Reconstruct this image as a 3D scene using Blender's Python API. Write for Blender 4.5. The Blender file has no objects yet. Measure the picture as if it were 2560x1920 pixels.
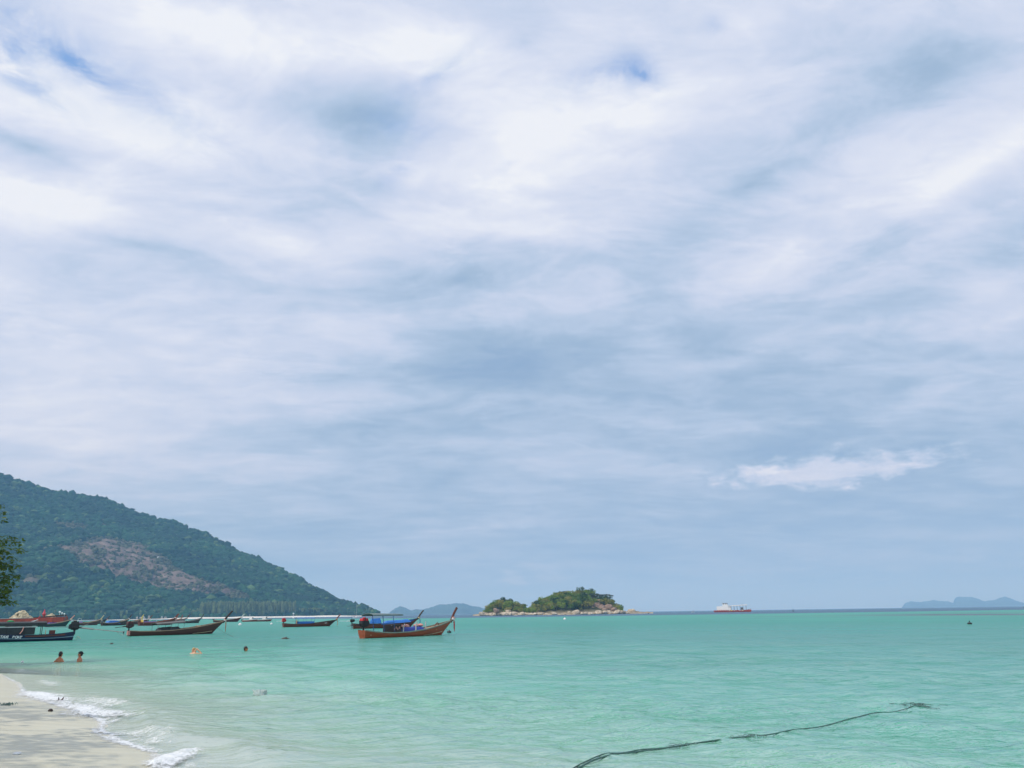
import bpy, bmesh, math, random
import numpy as np
from mathutils import Vector, Matrix, Quaternion

random.seed(7)
rng = np.random.default_rng(11)
R = math.radians
scene = bpy.context.scene
col = scene.collection

# ------------------------------------------------------------------ camera
CAM_H = 2.0
F = 1923.0                       # focal length in pixels of the 2560 px wide photograph
PITCH, ROLL = 16.6, -0.81
cam_d = bpy.data.cameras.new('camera')
cam = bpy.data.objects.new('camera', cam_d)
col.objects.link(cam)
cam_d.sensor_width = 36.0
cam_d.lens = 36.0 * F / 2560.0
cam_d.clip_start = 0.1
cam_d.clip_end = 200000.0
CAM_M = (Matrix.Rotation(R(90 + PITCH), 3, 'X') @ Matrix.Rotation(R(ROLL), 3, 'Z'))
cam.matrix_world = Matrix.Translation((0, 0, CAM_H)) @ CAM_M.to_4x4()
scene.camera = cam
CMN = np.array(CAM_M)


def ray(px, py):
    return (CAM_M @ Vector(((px - 1280) / F, -(py - 960) / F, -1.0))).normalized()


def ground(px, py, z=0.0):
    d = ray(px, py)
    t = (z - CAM_H) / d.z
    return Vector((0, 0, CAM_H)) + d * t


def at_dist(px, py, dist):
    """the point on the pixel's ray whose horizontal distance is dist"""
    d = ray(px, py)
    t = dist / math.hypot(d.x, d.y)
    return Vector((0, 0, CAM_H)) + d * t


def project(P):
    """world points (n,3) -> photograph pixels"""
    q = (np.asarray(P, float) - np.array([0, 0, CAM_H])) @ CMN
    w = np.where(q[:, 2] < -1e-6, -q[:, 2], np.nan)
    return 1280 + F * q[:, 0] / w, 960 - F * q[:, 1] / w


def az_el(px, py):
    d = ray(px, py)
    return math.atan2(d.x, d.y), math.asin(d.z)


# ------------------------------------------------------------------ render settings
scene.view_settings.view_transform = 'Standard'
scene.view_settings.look = 'None'
scene.view_settings.exposure = 0.0
scene.view_settings.gamma = 1.0
scene.view_settings.use_curve_mapping = False
scene.render.engine = 'CYCLES'
scene.cycles.max_bounces = 6
scene.cycles.diffuse_bounces = 2
scene.cycles.glossy_bounces = 2
scene.cycles.transparent_max_bounces = 16
scene.cycles.volume_bounces = 1
scene.cycles.use_denoising = True

# ------------------------------------------------------------------ sun
SUN_EL, SUN_AZ = 50.0, -125.0     # azimuth measured from +Y towards +X
to_sun = Vector((math.sin(R(SUN_AZ)) * math.cos(R(SUN_EL)), math.cos(R(SUN_AZ)) * math.cos(R(SUN_EL)), math.sin(R(SUN_EL))))
sd = bpy.data.lights.new('sun', 'SUN')
sd.energy = 2.6
sd.angle = R(1.0)
sd.color = (1.0, 0.95, 0.86)
sun = bpy.data.objects.new('sun', sd)
sun.rotation_euler = (-to_sun).to_track_quat('-Z', 'Y').to_euler()
sun.location = (0, 0, 50)
col.objects.link(sun)

# ------------------------------------------------------------------ world: sky with layered cloud
world = bpy.data.worlds.new('World')
scene.world = world
world.use_nodes = True
wt = world.node_tree
wt.nodes.clear()


class NT:
    """small helper to write node graphs as expressions"""
    def __init__(s, tree): s.t = tree

    def n(s, kind, **kw):
        nd = s.t.nodes.new(kind)
        for k, v in kw.items():
            setattr(nd, k, v)
        return nd

    def put(s, sock, v):
        if v is None: return
        if hasattr(v, 'links') or isinstance(v, bpy.types.NodeSocket):
            s.t.links.new(v, sock)
        else:
            sock.default_value = v

    def m(s, op, a, b=None, c=None, clamp=False):
        nd = s.n('ShaderNodeMath', operation=op)
        nd.use_clamp = clamp
        s.put(nd.inputs[0], a); s.put(nd.inputs[1], b)
        if c is not None: s.put(nd.inputs[2], c)
        return nd.outputs[0]

    def v(s, op, a, b=None, scale=None):
        nd = s.n('ShaderNodeVectorMath', operation=op)
        s.put(nd.inputs[0], a)
        if b is not None: s.put(nd.inputs[1], b)
        if scale is not None: s.put(nd.inputs['Scale'], scale)
        return nd.outputs[0]

    def comb(s, x, y, z=0.0):
        nd = s.n('ShaderNodeCombineXYZ')
        s.put(nd.inputs[0], x); s.put(nd.inputs[1], y); s.put(nd.inputs[2], z)
        return nd.outputs[0]

    def sep(s, v):
        nd = s.n('ShaderNodeSeparateXYZ'); s.put(nd.inputs[0], v)
        return nd.outputs[0], nd.outputs[1], nd.outputs[2]

    def noise(s, vec, scale, detail=4.0, rough=0.5, dist=0.0, color=False):
        nd = s.n('ShaderNodeTexNoise')
        s.put(nd.inputs['Vector'], vec)
        nd.inputs['Scale'].default_value = scale
        nd.inputs['Detail'].default_value = detail
        nd.inputs['Roughness'].default_value = rough
        nd.inputs['Distortion'].default_value = dist
        return nd.outputs['Color'] if color else nd.outputs['Fac']

    def remap(s, v, a, b, c=0.0, d=1.0, smooth=False):
        nd = s.n('ShaderNodeMapRange')
        nd.interpolation_type = 'SMOOTHSTEP' if smooth else 'LINEAR'
        s.put(nd.inputs['Value'], v)
        for k, x in zip(('From Min', 'From Max', 'To Min', 'To Max'), (a, b, c, d)):
            s.put(nd.inputs[k], x)
        return nd.outputs['Result']

    def ramp(s, v, stops, interp='LINEAR'):
        nd = s.n('ShaderNodeValToRGB')
        cr = nd.color_ramp
        cr.interpolation = interp
        while len(cr.elements) > 1: cr.elements.remove(cr.elements[0])
        cr.elements[0].position = stops[0][0]; cr.elements[0].color = (*stops[0][1], 1)
        for p, c in stops[1:]:
            e = cr.elements.new(p); e.color = (*c, 1)
        s.put(nd.inputs[0], v)
        return nd.outputs[0]

    def mix(s, f, a, b):
        nd = s.n('ShaderNodeMix', data_type='RGBA')
        s.put(nd.inputs['Factor'], f)
        for k, x in ((6, a), (7, b)):
            if isinstance(x, tuple) and len(x) == 3: x = (*x, 1)
            s.put(nd.inputs[k], x)
        return nd.outputs[2]

    def attr(s, name):
        nd = s.n('ShaderNodeAttribute'); nd.attribute_name = name
        return nd


def lin(r, g, b):
    f = lambda c: (c / 255 / 12.92) if c / 255 <= 0.04045 else ((c / 255 + 0.055) / 1.055) ** 2.4
    return (f(r), f(g), f(b))


W = NT(wt)
tc = W.n('ShaderNodeTexCoord')
D = tc.outputs['Generated']
dx, dy, dz = W.sep(D)
az = W.m('ARCTAN2', dx, dy)
el = W.m('ARCSINE', W.m('MAXIMUM', W.m('MINIMUM', dz, 1.0), 0.0))
AE = W.comb(az, el)
# cloud-plane coordinates: streets of cloud that flatten towards the horizon
zz = W.m('ADD', W.m('MAXIMUM', dz, 0.0), 0.13)
PL = W.comb(W.m('DIVIDE', dx, zz), W.m('DIVIDE', dy, zz))
warp1 = W.v('SCALE', W.v('SUBTRACT', W.noise(PL, 0.9, 3, 0.5, color=True), (0.5, 0.5, 0.5)), scale=0.13)
warp2 = W.v('SCALE', W.v('SUBTRACT', W.noise(PL, 3.2, 4, 0.55, color=True), (0.5, 0.5, 0.5)), scale=0.055)
AEW = W.v('ADD', AE, W.v('MULTIPLY', W.v('ADD', warp1, warp2), (1.0, 0.55, 0.0)))


def lobe(px, py, rx, ry, tilt=0.0, vec=None):
    a, e = az_el(px, py)
    dirv = ray(px, py)
    k = 1.0 / F * (dirv.y)           # local radians per pixel, near enough
    mp = W.n('ShaderNodeMapping', vector_type='TEXTURE')
    W.put(mp.inputs['Vector'], vec if vec is not None else AEW)
    mp.inputs['Location'].default_value = (a, e, 0)
    mp.inputs['Rotation'].default_value = (0, 0, R(tilt))
    mp.inputs['Scale'].default_value = (rx * k * 2.0 / max(0.35, math.cos(e)), ry * k * 2.1, 1)
    g = W.n('ShaderNodeTexGradient', gradient_type='QUADRATIC_SPHERE')
    W.put(g.inputs['Vector'], mp.outputs[0])
    return g.outputs['Fac']


n_big = W.noise(W.v('MULTIPLY', PL, (0.75, 1.0, 1.0)), 0.85, 5, 0.55, 0.3)
n_mid = W.noise(W.v('MULTIPLY', PL, (0.6, 1.0, 1.0)), 2.6, 6, 0.6, 0.5)
n_fine = W.noise(W.v('MULTIPLY', PL, (0.7, 1.0, 1.0)), 6.5, 7, 0.66, 0.6)
# vertical run of tone: pale blue air low down, brighter cloud overhead
base = W.ramp(W.remap(el, 0.0, 0.80), [(0.0, (.28,) * 3), (0.10, (.36,) * 3), (0.25, (.47,) * 3), (0.42, (.56,) * 3),
                                       (0.65, (.66,) * 3), (1.0, (.74,) * 3)])
bs = W.n('ShaderNodeSeparateColor'); W.put(bs.inputs[0], base)
b = bs.outputs[0]
amp = W.remap(el, 0.03, 0.45, 0.35, 1.0)
b = W.m('ADD', b, W.m('MULTIPLY', amp, W.m('MULTIPLY', W.m('SUBTRACT', n_big, 0.5), 0.42)))
b = W.m('ADD', b, W.m('MULTIPLY', amp, W.m('MULTIPLY', W.m('SUBTRACT', n_mid, 0.5), 0.50)))
b = W.m('ADD', b, W.m('MULTIPLY', amp, W.m('MULTIPLY', W.m('SUBTRACT', n_fine, 0.5), 0.30)))
edges = W.m('ADD', W.remap(n_mid, 0.43, 0.56, -0.5, 0.5, True), W.m('MULTIPLY', W.remap(n_fine, 0.42, 0.58, -0.5, 0.5, True), 0.6))
b = W.m('ADD', b, W.m('MULTIPLY', amp, W.m('MULTIPLY', edges, 0.075)))
n_wisp = W.noise(W.v('ADD', W.v('MULTIPLY', PL, (0.55, 1.0, 1.0)), W.v('SCALE', warp1, scale=1.5)), 17.0, 6, 0.65, 0.8)
b = W.m('ADD', b, W.m('MULTIPLY', amp, W.m('MULTIPLY', W.m('SUBTRACT', n_wisp, 0.5), 0.12)))
n_band = W.noise(W.v('ADD', W.v('MULTIPLY', AE, (2.4, 15.0, 1.0)), (3.1, 0.7, 0.0)), 1.6, 6, 0.62, 0.5)
b = W.m('ADD', b, W.m('MULTIPLY', W.m('SUBTRACT', n_band, 0.5), W.remap(el, 0.1, 0.5, 0.34, 0.08)))
LOBES = [  # px, py, rx, ry, tilt, weight
    (480, 50, 520, 110, -3, .34), (1060, 110, 360, 120, 0, .30), (330, 325, 440, 115, -3, .46),
    (130, 515, 330, 95, -2, .44), (1540, 320, 420, 95, -3, .27), (1240, 480, 360, 150, 5, .26),
    (720, 610, 150, 45, -12, .24), (1880, 60, 190, 90, 0, .20), (1960, 620, 380, 80, 13, .30),
    (2390, 440, 230, 45, 18, .30), (120, 960, 520, 260, 0, .30), (420, 880, 420, 70, -2, .10), (900, 800, 300, 60, 4, .06), (480, 780, 500, 120, 0, .10),
    (2350, 780, 300, 60, 6, .16), (2480, 810, 140, 40, 14, .16), (820, 1130, 300, 40, 3, .10), (200, 1120, 350, 90, 0, .14),
    (1150, 1345, 260, 14, 4, .13), (1700, 1290, 400, 22, 3, .09), (2330, 980, 120, 40, 20, .05), (700, 1040, 300, 36, 5, .12),
    (880, 300, 260, 120, 5, -.26), (1320, 90, 150, 75, 0, -.26), (700, 445, 300, 55, -4, -.20),
    (1150, 690, 330, 70, 5, -.24), (1880, 460, 360, 60, 16, -.22), (2330, 170, 270, 160, 0, -.20),
    (1300, 920, 560, 140, 4, -.22), (2250, 1130, 500, 120, 3, -.12), (1000, 640, 120, 30, 8, -.08), (1020, 1095, 260, 36, 4, -.16), (2230, 570, 150, 45, 16, -.14),
    (340, 610, 260, 40, -2, -.22), (60, 380, 150, 30, -8, -.22), (1650, 720, 300, 70, 10, -.10), (2450, 640, 200, 50, 16, -.10), (1900, 930, 500, 60, 5, -.08),
]
for (px, py, rx, ry, tl, w_) in LOBES:
    b = W.m('MULTIPLY_ADD', lobe(px, py, rx, ry, tl), w_ * 1.05, b)
# the low white bank and little puffs above the horizon, with torn edges
def puff(px, py, rx, ry, tl, gain):
    g = lobe(px, py, rx, ry, tl)
    m_ = W.m('ADD', g, W.m('MULTIPLY', W.m('SUBTRACT', W.noise(W.v('MULTIPLY', AE, (1.0, 2.1, 1.0)), 38, 8, 0.68, 0.3), 0.5), 1.25))
    return W.m('MULTIPLY', W.remap(m_, 0.10, 0.62, 0, 1, True), W.m('MULTIPLY', W.remap(g, 0.0, 0.2), gain))
for p in [(2060, 1158, 305, 36, 2, .36), (1870, 1160, 90, 16, 0, .16), (2270, 1152, 90, 18, 4, .12), (1270, 1447, 36, 14, 0, .16), (1375, 1432, 60, 26, 0, .10), (1530, 1452, 40, 16, 0, .06),
          (2330, 965, 40, 26, 0, .08)]:
    b = W.m('ADD', b, puff(*p))
b = W.m('MINIMUM', W.m('ADD', b, -0.005), 0.97)
CLOUD = [(0.0, lin(128, 159, 197)), (0.22, lin(146, 172, 205)), (0.36, lin(163, 186, 214)), (0.50, lin(184, 202, 228)),
         (0.64, lin(204, 215, 238)), (0.78, lin(219, 226, 244)), (0.90, lin(232, 237, 249)), (1.0, lin(244, 247, 252))]
cloud = W.ramp(b, CLOUD)
cloud10 = W.v('SCALE', cloud, scale=1 / 0.15)
# holes of clear sky
hole = 0.0
for (px, py, rx, ry, tl, w_) in [(1597, 212, 75, 46, -20, 1.35), (1500, 200, 120, 50, 15, .7), (250, 190, 340, 80, -14, .95), (25, 140, 70, 46, 0, 1.2), (40, 205, 160, 34, -14, 1.1), (190, 165, 90, 30, -10, .8),
                                 (985, 445, 55, 32, 30, .75), (1010, 340, 130, 45, 0, .62), (1080, 190, 170, 42, 28, .75), (1790, 65, 40, 30, 0, .6), (20, 55, 80, 60, 0, .6)]:
    hole = W.m('MULTIPLY_ADD', lobe(px, py, rx, ry, tl), w_, hole)
gate = W.remap(W.noise(W.v('ADD', PL, (4.3, 1.7, 0.0)), 8.0, 7, 0.65, 0.6), 0.36, 0.60)
free = W.remap(W.noise(W.v('ADD', PL, (9.1, 5.2, 0.0)), 0.7, 4, 0.5), 0.66, 0.80, 0.0, 0.35)
out_of_view = W.remap(el, 0.80, 0.95)
hole = W.m('ADD', W.m('MULTIPLY', W.m('MULTIPLY', hole, gate), 0.75), W.m('MULTIPLY', free, out_of_view), clamp=True)
hole = W.m('MINIMUM', hole, 0.9)
sky = W.n('ShaderNodeTexSky', sky_type='NISHITA')
sky.sun_disc = False
sky.sun_elevation = R(SUN_EL)
sky.sun_rotation = R(SUN_AZ % 360)
sky.altitude = 0
sky.air_density = 1.0
sky.dust_density = 1.0
sky.ozone_density = 1.5
clear = W.mix(0.15, W.v('SCALE', W.ramp(0.5, [(0.0, lin(112, 160, 226)), (1.0, lin(112, 160, 226))]), scale=1 / 0.15), sky.outputs[0])
allsky = W.mix(W.m('SUBTRACT', 1.0, hole), clear, cloud10)
bg = W.n('ShaderNodeBackground')
W.put(bg.inputs[0], allsky)
bg.inputs[1].default_value = 0.15
wo = W.n('ShaderNodeOutputWorld')
wt.links.new(bg.outputs[0], wo.inputs[0])
world.cycles.sampling_method = 'MANUAL'
world.cycles.sample_map_resolution = 1024

# ------------------------------------------------------------------ helpers
def tag(o, label=None, cat=None, group=None, kind=None):
    if label: o['label'] = label
    if cat: o['category'] = cat
    if group: o['group'] = group
    if kind: o['kind'] = kind
    return o


def empty(name, loc=(0, 0, 0), rz=0.0, label=None, cat=None, group=None):
    o = bpy.data.objects.new(name, None)
    o.empty_display_size = 0.2
    o.location = loc
    o.rotation_euler = (0, 0, rz)
    col.objects.link(o)
    return tag(o, label, cat, group)


def link_mesh(name, me, mat=None, parent=None, loc=None):
    o = bpy.data.objects.new(name, me)
    if mat is not None and not me.materials: me.materials.append(mat)
    col.objects.link(o)
    if parent is not None: o.parent = parent
    if loc is not None: o.location = loc
    return o


def np_mesh(name, verts, faces, smooth=True, attrs=None, colors=None):
    """faces: (n,3) or (n,4) int array"""
    me = bpy.data.meshes.new(name)
    verts = np.asarray(verts, np.float32); faces = np.asarray(faces, np.int32)
    k = faces.shape[1]
    me.vertices.add(len(verts)); me.vertices.foreach_set('co', verts.ravel())
    me.loops.add(faces.size); me.loops.foreach_set('vertex_index', faces.ravel())
    me.polygons.add(len(faces))
    me.polygons.foreach_set('loop_start', np.arange(0, faces.size, k, dtype=np.int32))
    me.polygons.foreach_set('loop_total', np.full(len(faces), k, np.int32))
    me.polygons.foreach_set('use_smooth', np.full(len(faces), smooth))
    for nm, a in (attrs or {}).items():
        at = me.attributes.new(nm, 'FLOAT', 'POINT')
        at.data.foreach_set('value', np.asarray(a, np.float32))
    for nm, c in (colors or {}).items():
        at = me.attributes.new(nm, 'FLOAT_COLOR', 'POINT')
        cc = np.ones((len(verts), 4), np.float32); cc[:, :3] = c
        at.data.foreach_set('color', cc.ravel())
    me.update(calc_edges=True)
    me.validate()
    return me


def grid_faces(nr, nc):
    i = np.arange(nr * nc).reshape(nr, nc)
    return np.stack([i[:-1, :-1], i[:-1, 1:], i[1:, 1:], i[1:, :-1]], -1).reshape(-1, 4)


def _hash(ix, iy, seed):
    h = (ix.astype(np.int64) * 374761393 + iy.astype(np.int64) * 668265263 + seed * 1442695041) & 0x7fffffff
    h = ((h ^ (h >> 13)) * 1274126177) & 0x7fffffff
    h = (h ^ (h >> 16)) & 0xffffff
    return h / float(0xffffff)


def vnoise(x, y, seed=0):
    x = np.asarray(x, float); y = np.asarray(y, float)
    ix, iy = np.floor(x), np.floor(y)
    fx, fy = x - ix, y - iy
    fx = fx * fx * (3 - 2 * fx); fy = fy * fy * (3 - 2 * fy)
    a = _hash(ix, iy, seed); b_ = _hash(ix + 1, iy, seed); c = _hash(ix, iy + 1, seed); d = _hash(ix + 1, iy + 1, seed)
    return (a * (1 - fx) + b_ * fx) * (1 - fy) + (c * (1 - fx) + d * fx) * fy


def fbm(x, y, oct=4, seed=0, gain=0.5):
    s = 0; a = 1; t = 0
    for k in range(oct):
        s = s + a * vnoise(x * 2 ** k + 17.3 * k, y * 2 ** k - 9.1 * k, seed + k); t += a; a *= gain
    return s / t


_mats = {}


def mat(name, rgb, rough=0.6, var=0.18, scale=6.0, bump=0.0, spec=0.5, metal=0.0, coat=0.0, stretch=(1, 1, 1), attr=None):
    """painted / wooden / cloth surface: base colour broken up by noise, optional fine relief"""
    if name in _mats: return _mats[name]
    m = bpy.data.materials.new(name); m.use_nodes = True
    t = m.node_tree; t.nodes.clear(); N = NT(t)
    p = N.n('ShaderNodeBsdfPrincipled'); o = N.n('ShaderNodeOutputMaterial')
    t.links.new(p.outputs[0], o.inputs[0])
    tcn = N.n('ShaderNodeTexCoord')
    vec = N.v('MULTIPLY', tcn.outputs['Object'], stretch)
    f = N.noise(vec, scale, 5, 0.6)
    f = N.remap(f, 0.3, 0.7, 1 - var, 1 + var)
    if attr:
        basec = N.attr(attr).outputs['Color']
    else:
        c = N.n('ShaderNodeRGB'); c.outputs[0].default_value = (*rgb, 1); basec = c.outputs[0]
    N.put(p.inputs['Base Color'], N.v('SCALE', basec, scale=f))
    N.put(p.inputs['Roughness'], N.remap(N.noise(vec, scale * 2.3, 3), 0.2, 0.8, max(0.02, rough - 0.12), min(1, rough + 0.12)))
    p.inputs['Specular IOR Level'].default_value = spec
    p.inputs['Metallic'].default_value = metal
    p.inputs['Coat Weight'].default_value = coat
    if bump > 0:
        bn = N.n('ShaderNodeBump'); bn.inputs['Strength'].default_value = 0.6
        bn.inputs['Distance'].default_value = bump
        N.put(bn.inputs['Height'], N.noise(vec, scale * 3, 5, 0.65))
        t.links.new(bn.outputs[0], p.inputs['Normal'])
    _mats[name] = m
    return m


# ------------------------------------------------------------------ shoreline
shore_px = [(-300, 1674), (-120, 1678), (0, 1684), (55, 1712), (60, 1730), (125, 1754), (205, 1778), (262, 1803), (262, 1830),
            (300, 1852), (385, 1882), (410, 1915), (470, 1965), (620, 2060)]
shore = [(-300, 190), (-160, 105), (-60, 48)] + [tuple(ground(*p)[:2]) for p in shore_px]
lx, ly = shore[-1]
shore += [(0.3, 3.6), (3.5, 1.5), (12, -2), (60, -22), (300, -120)]
SH = np.array(shore)


def shore_dist(x, y):
    """signed distance, + on the sea side"""
    x = np.asarray(x, float); y = np.asarray(y, float)
    best = np.full(x.shape, 1e9); sgn = np.ones(x.shape)
    for (x0, y0), (x1, y1) in zip(SH[:-1], SH[1:]):
        ex, ey = x1 - x0, y1 - y0
        L2 = ex * ex + ey * ey
        t = np.clip(((x - x0) * ex + (y - y0) * ey) / L2, 0, 1)
        qx, qy = x - x0 - t * ex, y - y0 - t * ey
        d = np.hypot(qx, qy)
        cr = ex * (y - y0) - ey * (x - x0)
        upd = d < best
        best = np.where(upd, d, best)
        sgn = np.where(upd, np.sign(cr), sgn)
    return best * sgn


def depth_of(sdv):
    s = np.maximum(sdv, 0)
    return 0.085 * s * np.exp(-s / 50) + 2.5 * (1 - np.exp(-(s / 38) ** 1.4))


# ------------------------------------------------------------------ beach (runs on under the water as the sea bed)
def build_beach():
    # fan about the camera so the sheet is fine where it is seen close
    ang = np.concatenate([np.arange(-178, -44, 3.0), np.arange(-44, 44, 0.22), np.arange(44, 183, 3.0)])
    rad = np.concatenate([np.arange(0.3, 4, 0.4), np.geomspace(4, 60, 190), np.geomspace(64, 900, 24)])
    A, Rr = np.meshgrid(np.radians(ang), rad)
    X, Y = Rr * np.sin(A), Rr * np.cos(A)
    s = shore_dist(X.ravel(), Y.ravel()).reshape(X.shape)
    land = np.maximum(-s, 0)
    z = np.where(s > 0, -np.minimum(depth_of(s), 3.4) - 0.004 * s.clip(0, 5), 0.085 * land / (1 + land / 22) )
    far_land = np.clip((land - 12) / 60, 0, 1)
    z = z + far_land * 1.6 * fbm(X / 25, Y / 25, 3, 5)
    z = z + (fbm(X / 0.9, Y / 0.9, 4, 3) - 0.5) * np.where(land > 0, 0.006 + 0.014 * np.clip((land - 3) / 5, 0, 1), 0.02)
    # cusps: low swells where successive swashes stopped
    z = z + 0.008 * np.sin(land * 2.6 + 3 * fbm(X / 4, Y / 4, 2, 8)) * (land > 0.3) * np.exp(-land / 5)
    V = np.stack([X, Y, z], -1).reshape(-1, 3)
    wet = np.clip(1.15 - land / 5.5 + 0.5 * (fbm(X / 2.5, Y / 2.5, 4, 21) - 0.5), 0, 1).ravel()
    me = np_mesh('beach', V, grid_faces(*X.shape)[:, ::-1], True, {'wet': wet})
    m = bpy.data.materials.new('coral_sand'); m.use_nodes = True
    t = m.node_tree; t.nodes.clear(); N = NT(t)
    p = N.n('ShaderNodeBsdfPrincipled'); o = N.n('ShaderNodeOutputMaterial'); t.links.new(p.outputs[0], o.inputs[0])
    P = N.n('ShaderNodeNewGeometry').outputs['Position']
    w_ = N.attr('wet').outputs['Fac']
    blot = N.noise(P, 0.9, 6, 0.6)
    grain = N.noise(P, 140, 3, 0.7)
    dry = N.mix(N.remap(blot, 0.3, 0.7), (0.60, 0.57, 0.47), (0.68, 0.65, 0.55))
    wetc = N.mix(N.remap(blot, 0.3, 0.7), (0.555, 0.535, 0.40), (0.60, 0.58, 0.45))
    c = N.mix(w_, dry, wetc)
    c = N.mix(N.remap(N.sep(P)[2], -0.12, 0.0, 1, 0), c, (0.66, 0.66, 0.52))
    c = N.v('SCALE', c, scale=N.remap(grain, 0.25, 0.75, 0.88, 1.10))
    lines = N.noise(N.v('MULTIPLY', P, (0.35, 2.2, 1.0)), 1.6, 5, 0.6, 0.6)
    c = N.v('SCALE', c, scale=N.remap(lines, 0.38, 0.7, 0.93, 1.04))
    N.put(p.inputs['Base Color'], c)
    N.put(p.inputs['Roughness'], N.remap(w_, 0, 1, 0.9, 0.42))
    N.put(p.inputs['Specular IOR Level'], N.remap(w_, 0, 1, 0.15, 0.4))
    bn = N.n('ShaderNodeBump'); bn.inputs['Strength'].default_value = 0.35; bn.inputs['Distance'].default_value = 0.012
    N.put(bn.inputs['Height'], N.m('ADD', N.noise(P, 14, 5, 0.65), N.m('MULTIPLY', grain, 0.25)))
    t.links.new(bn.outputs[0], p.inputs['Normal'])
    ob = link_mesh('beach', me, m)
    tag(ob, kind='structure')
    return ob


build_beach()

# ------------------------------------------------------------------ sea
wave_set = []
for k in range(64):
    lam = float(np.exp(rng.uniform(math.log(0.55), math.log(9.0))))
    th = R(-158 + rng.normal(0, 32))          # direction of travel: towards the beach
    amp_ = 0.0062 * lam ** 0.82 * rng.uniform(0.4, 1.0)
    if lam > 4: amp_ *= 0.6
    wave_set.append((lam, math.sin(th), math.cos(th), amp_, rng.uniform(0, 6.28)))


def wave_z(x, y, res, sdv):
    z = np.zeros_like(x)
    gust = 0.55 + 0.9 * fbm(x / 14, y / 9, 3, 40)
    for lam, sx, sy, a, ph in wave_set:
        fade = np.clip((lam / np.maximum(res, 1e-3) - 2.2) / 2.5, 0, 1)
        arg = 2 * math.pi / lam * (x * sx + y * sy) + ph
        sn = np.sin(arg + 0.35 * np.sin(arg))
        z += a * fade * sn
    z *= gust
    shallow = np.clip(sdv / 5.0, 0.06, 1)
    z *= shallow
    return z


def breaker(x, y, s):
    """two small breakers running along the shore: a steep front with a low back"""
    along = x * 0.62 - y * 0.78
    z = 0
    for s0, h_, wf, wb, seed in ((1.0, 0.085, 0.22, 0.7, 61), (3.6, 0.03, 0.5, 1.2, 65)):
        sw = s - s0 - 1.1 * (fbm(along / 2.6, along * 0, 3, seed) - 0.5)
        m_ = np.clip(fbm(along / 3.0 + 7, along * 0, 2, seed + 3) * 2.6 - 0.75, 0, 1)
        m_ = m_ * (.55 + .9 * fbm(x / .35, y / .35, 3, seed + 6))
        z = z + h_ * m_ * np.where(sw < 0, np.exp(-(sw / wf) ** 2), np.exp(-(sw / wb) ** 2))
    return z


def sea_height(x, y, res=0.05):
    x = np.atleast_1d(np.asarray(x, float)); y = np.atleast_1d(np.asarray(y, float))
    s = shore_dist(x, y)
    return wave_z(x, y, np.full(x.shape, res), s) + breaker(x, y, s) * (np.hypot(x, y) < 60)


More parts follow.
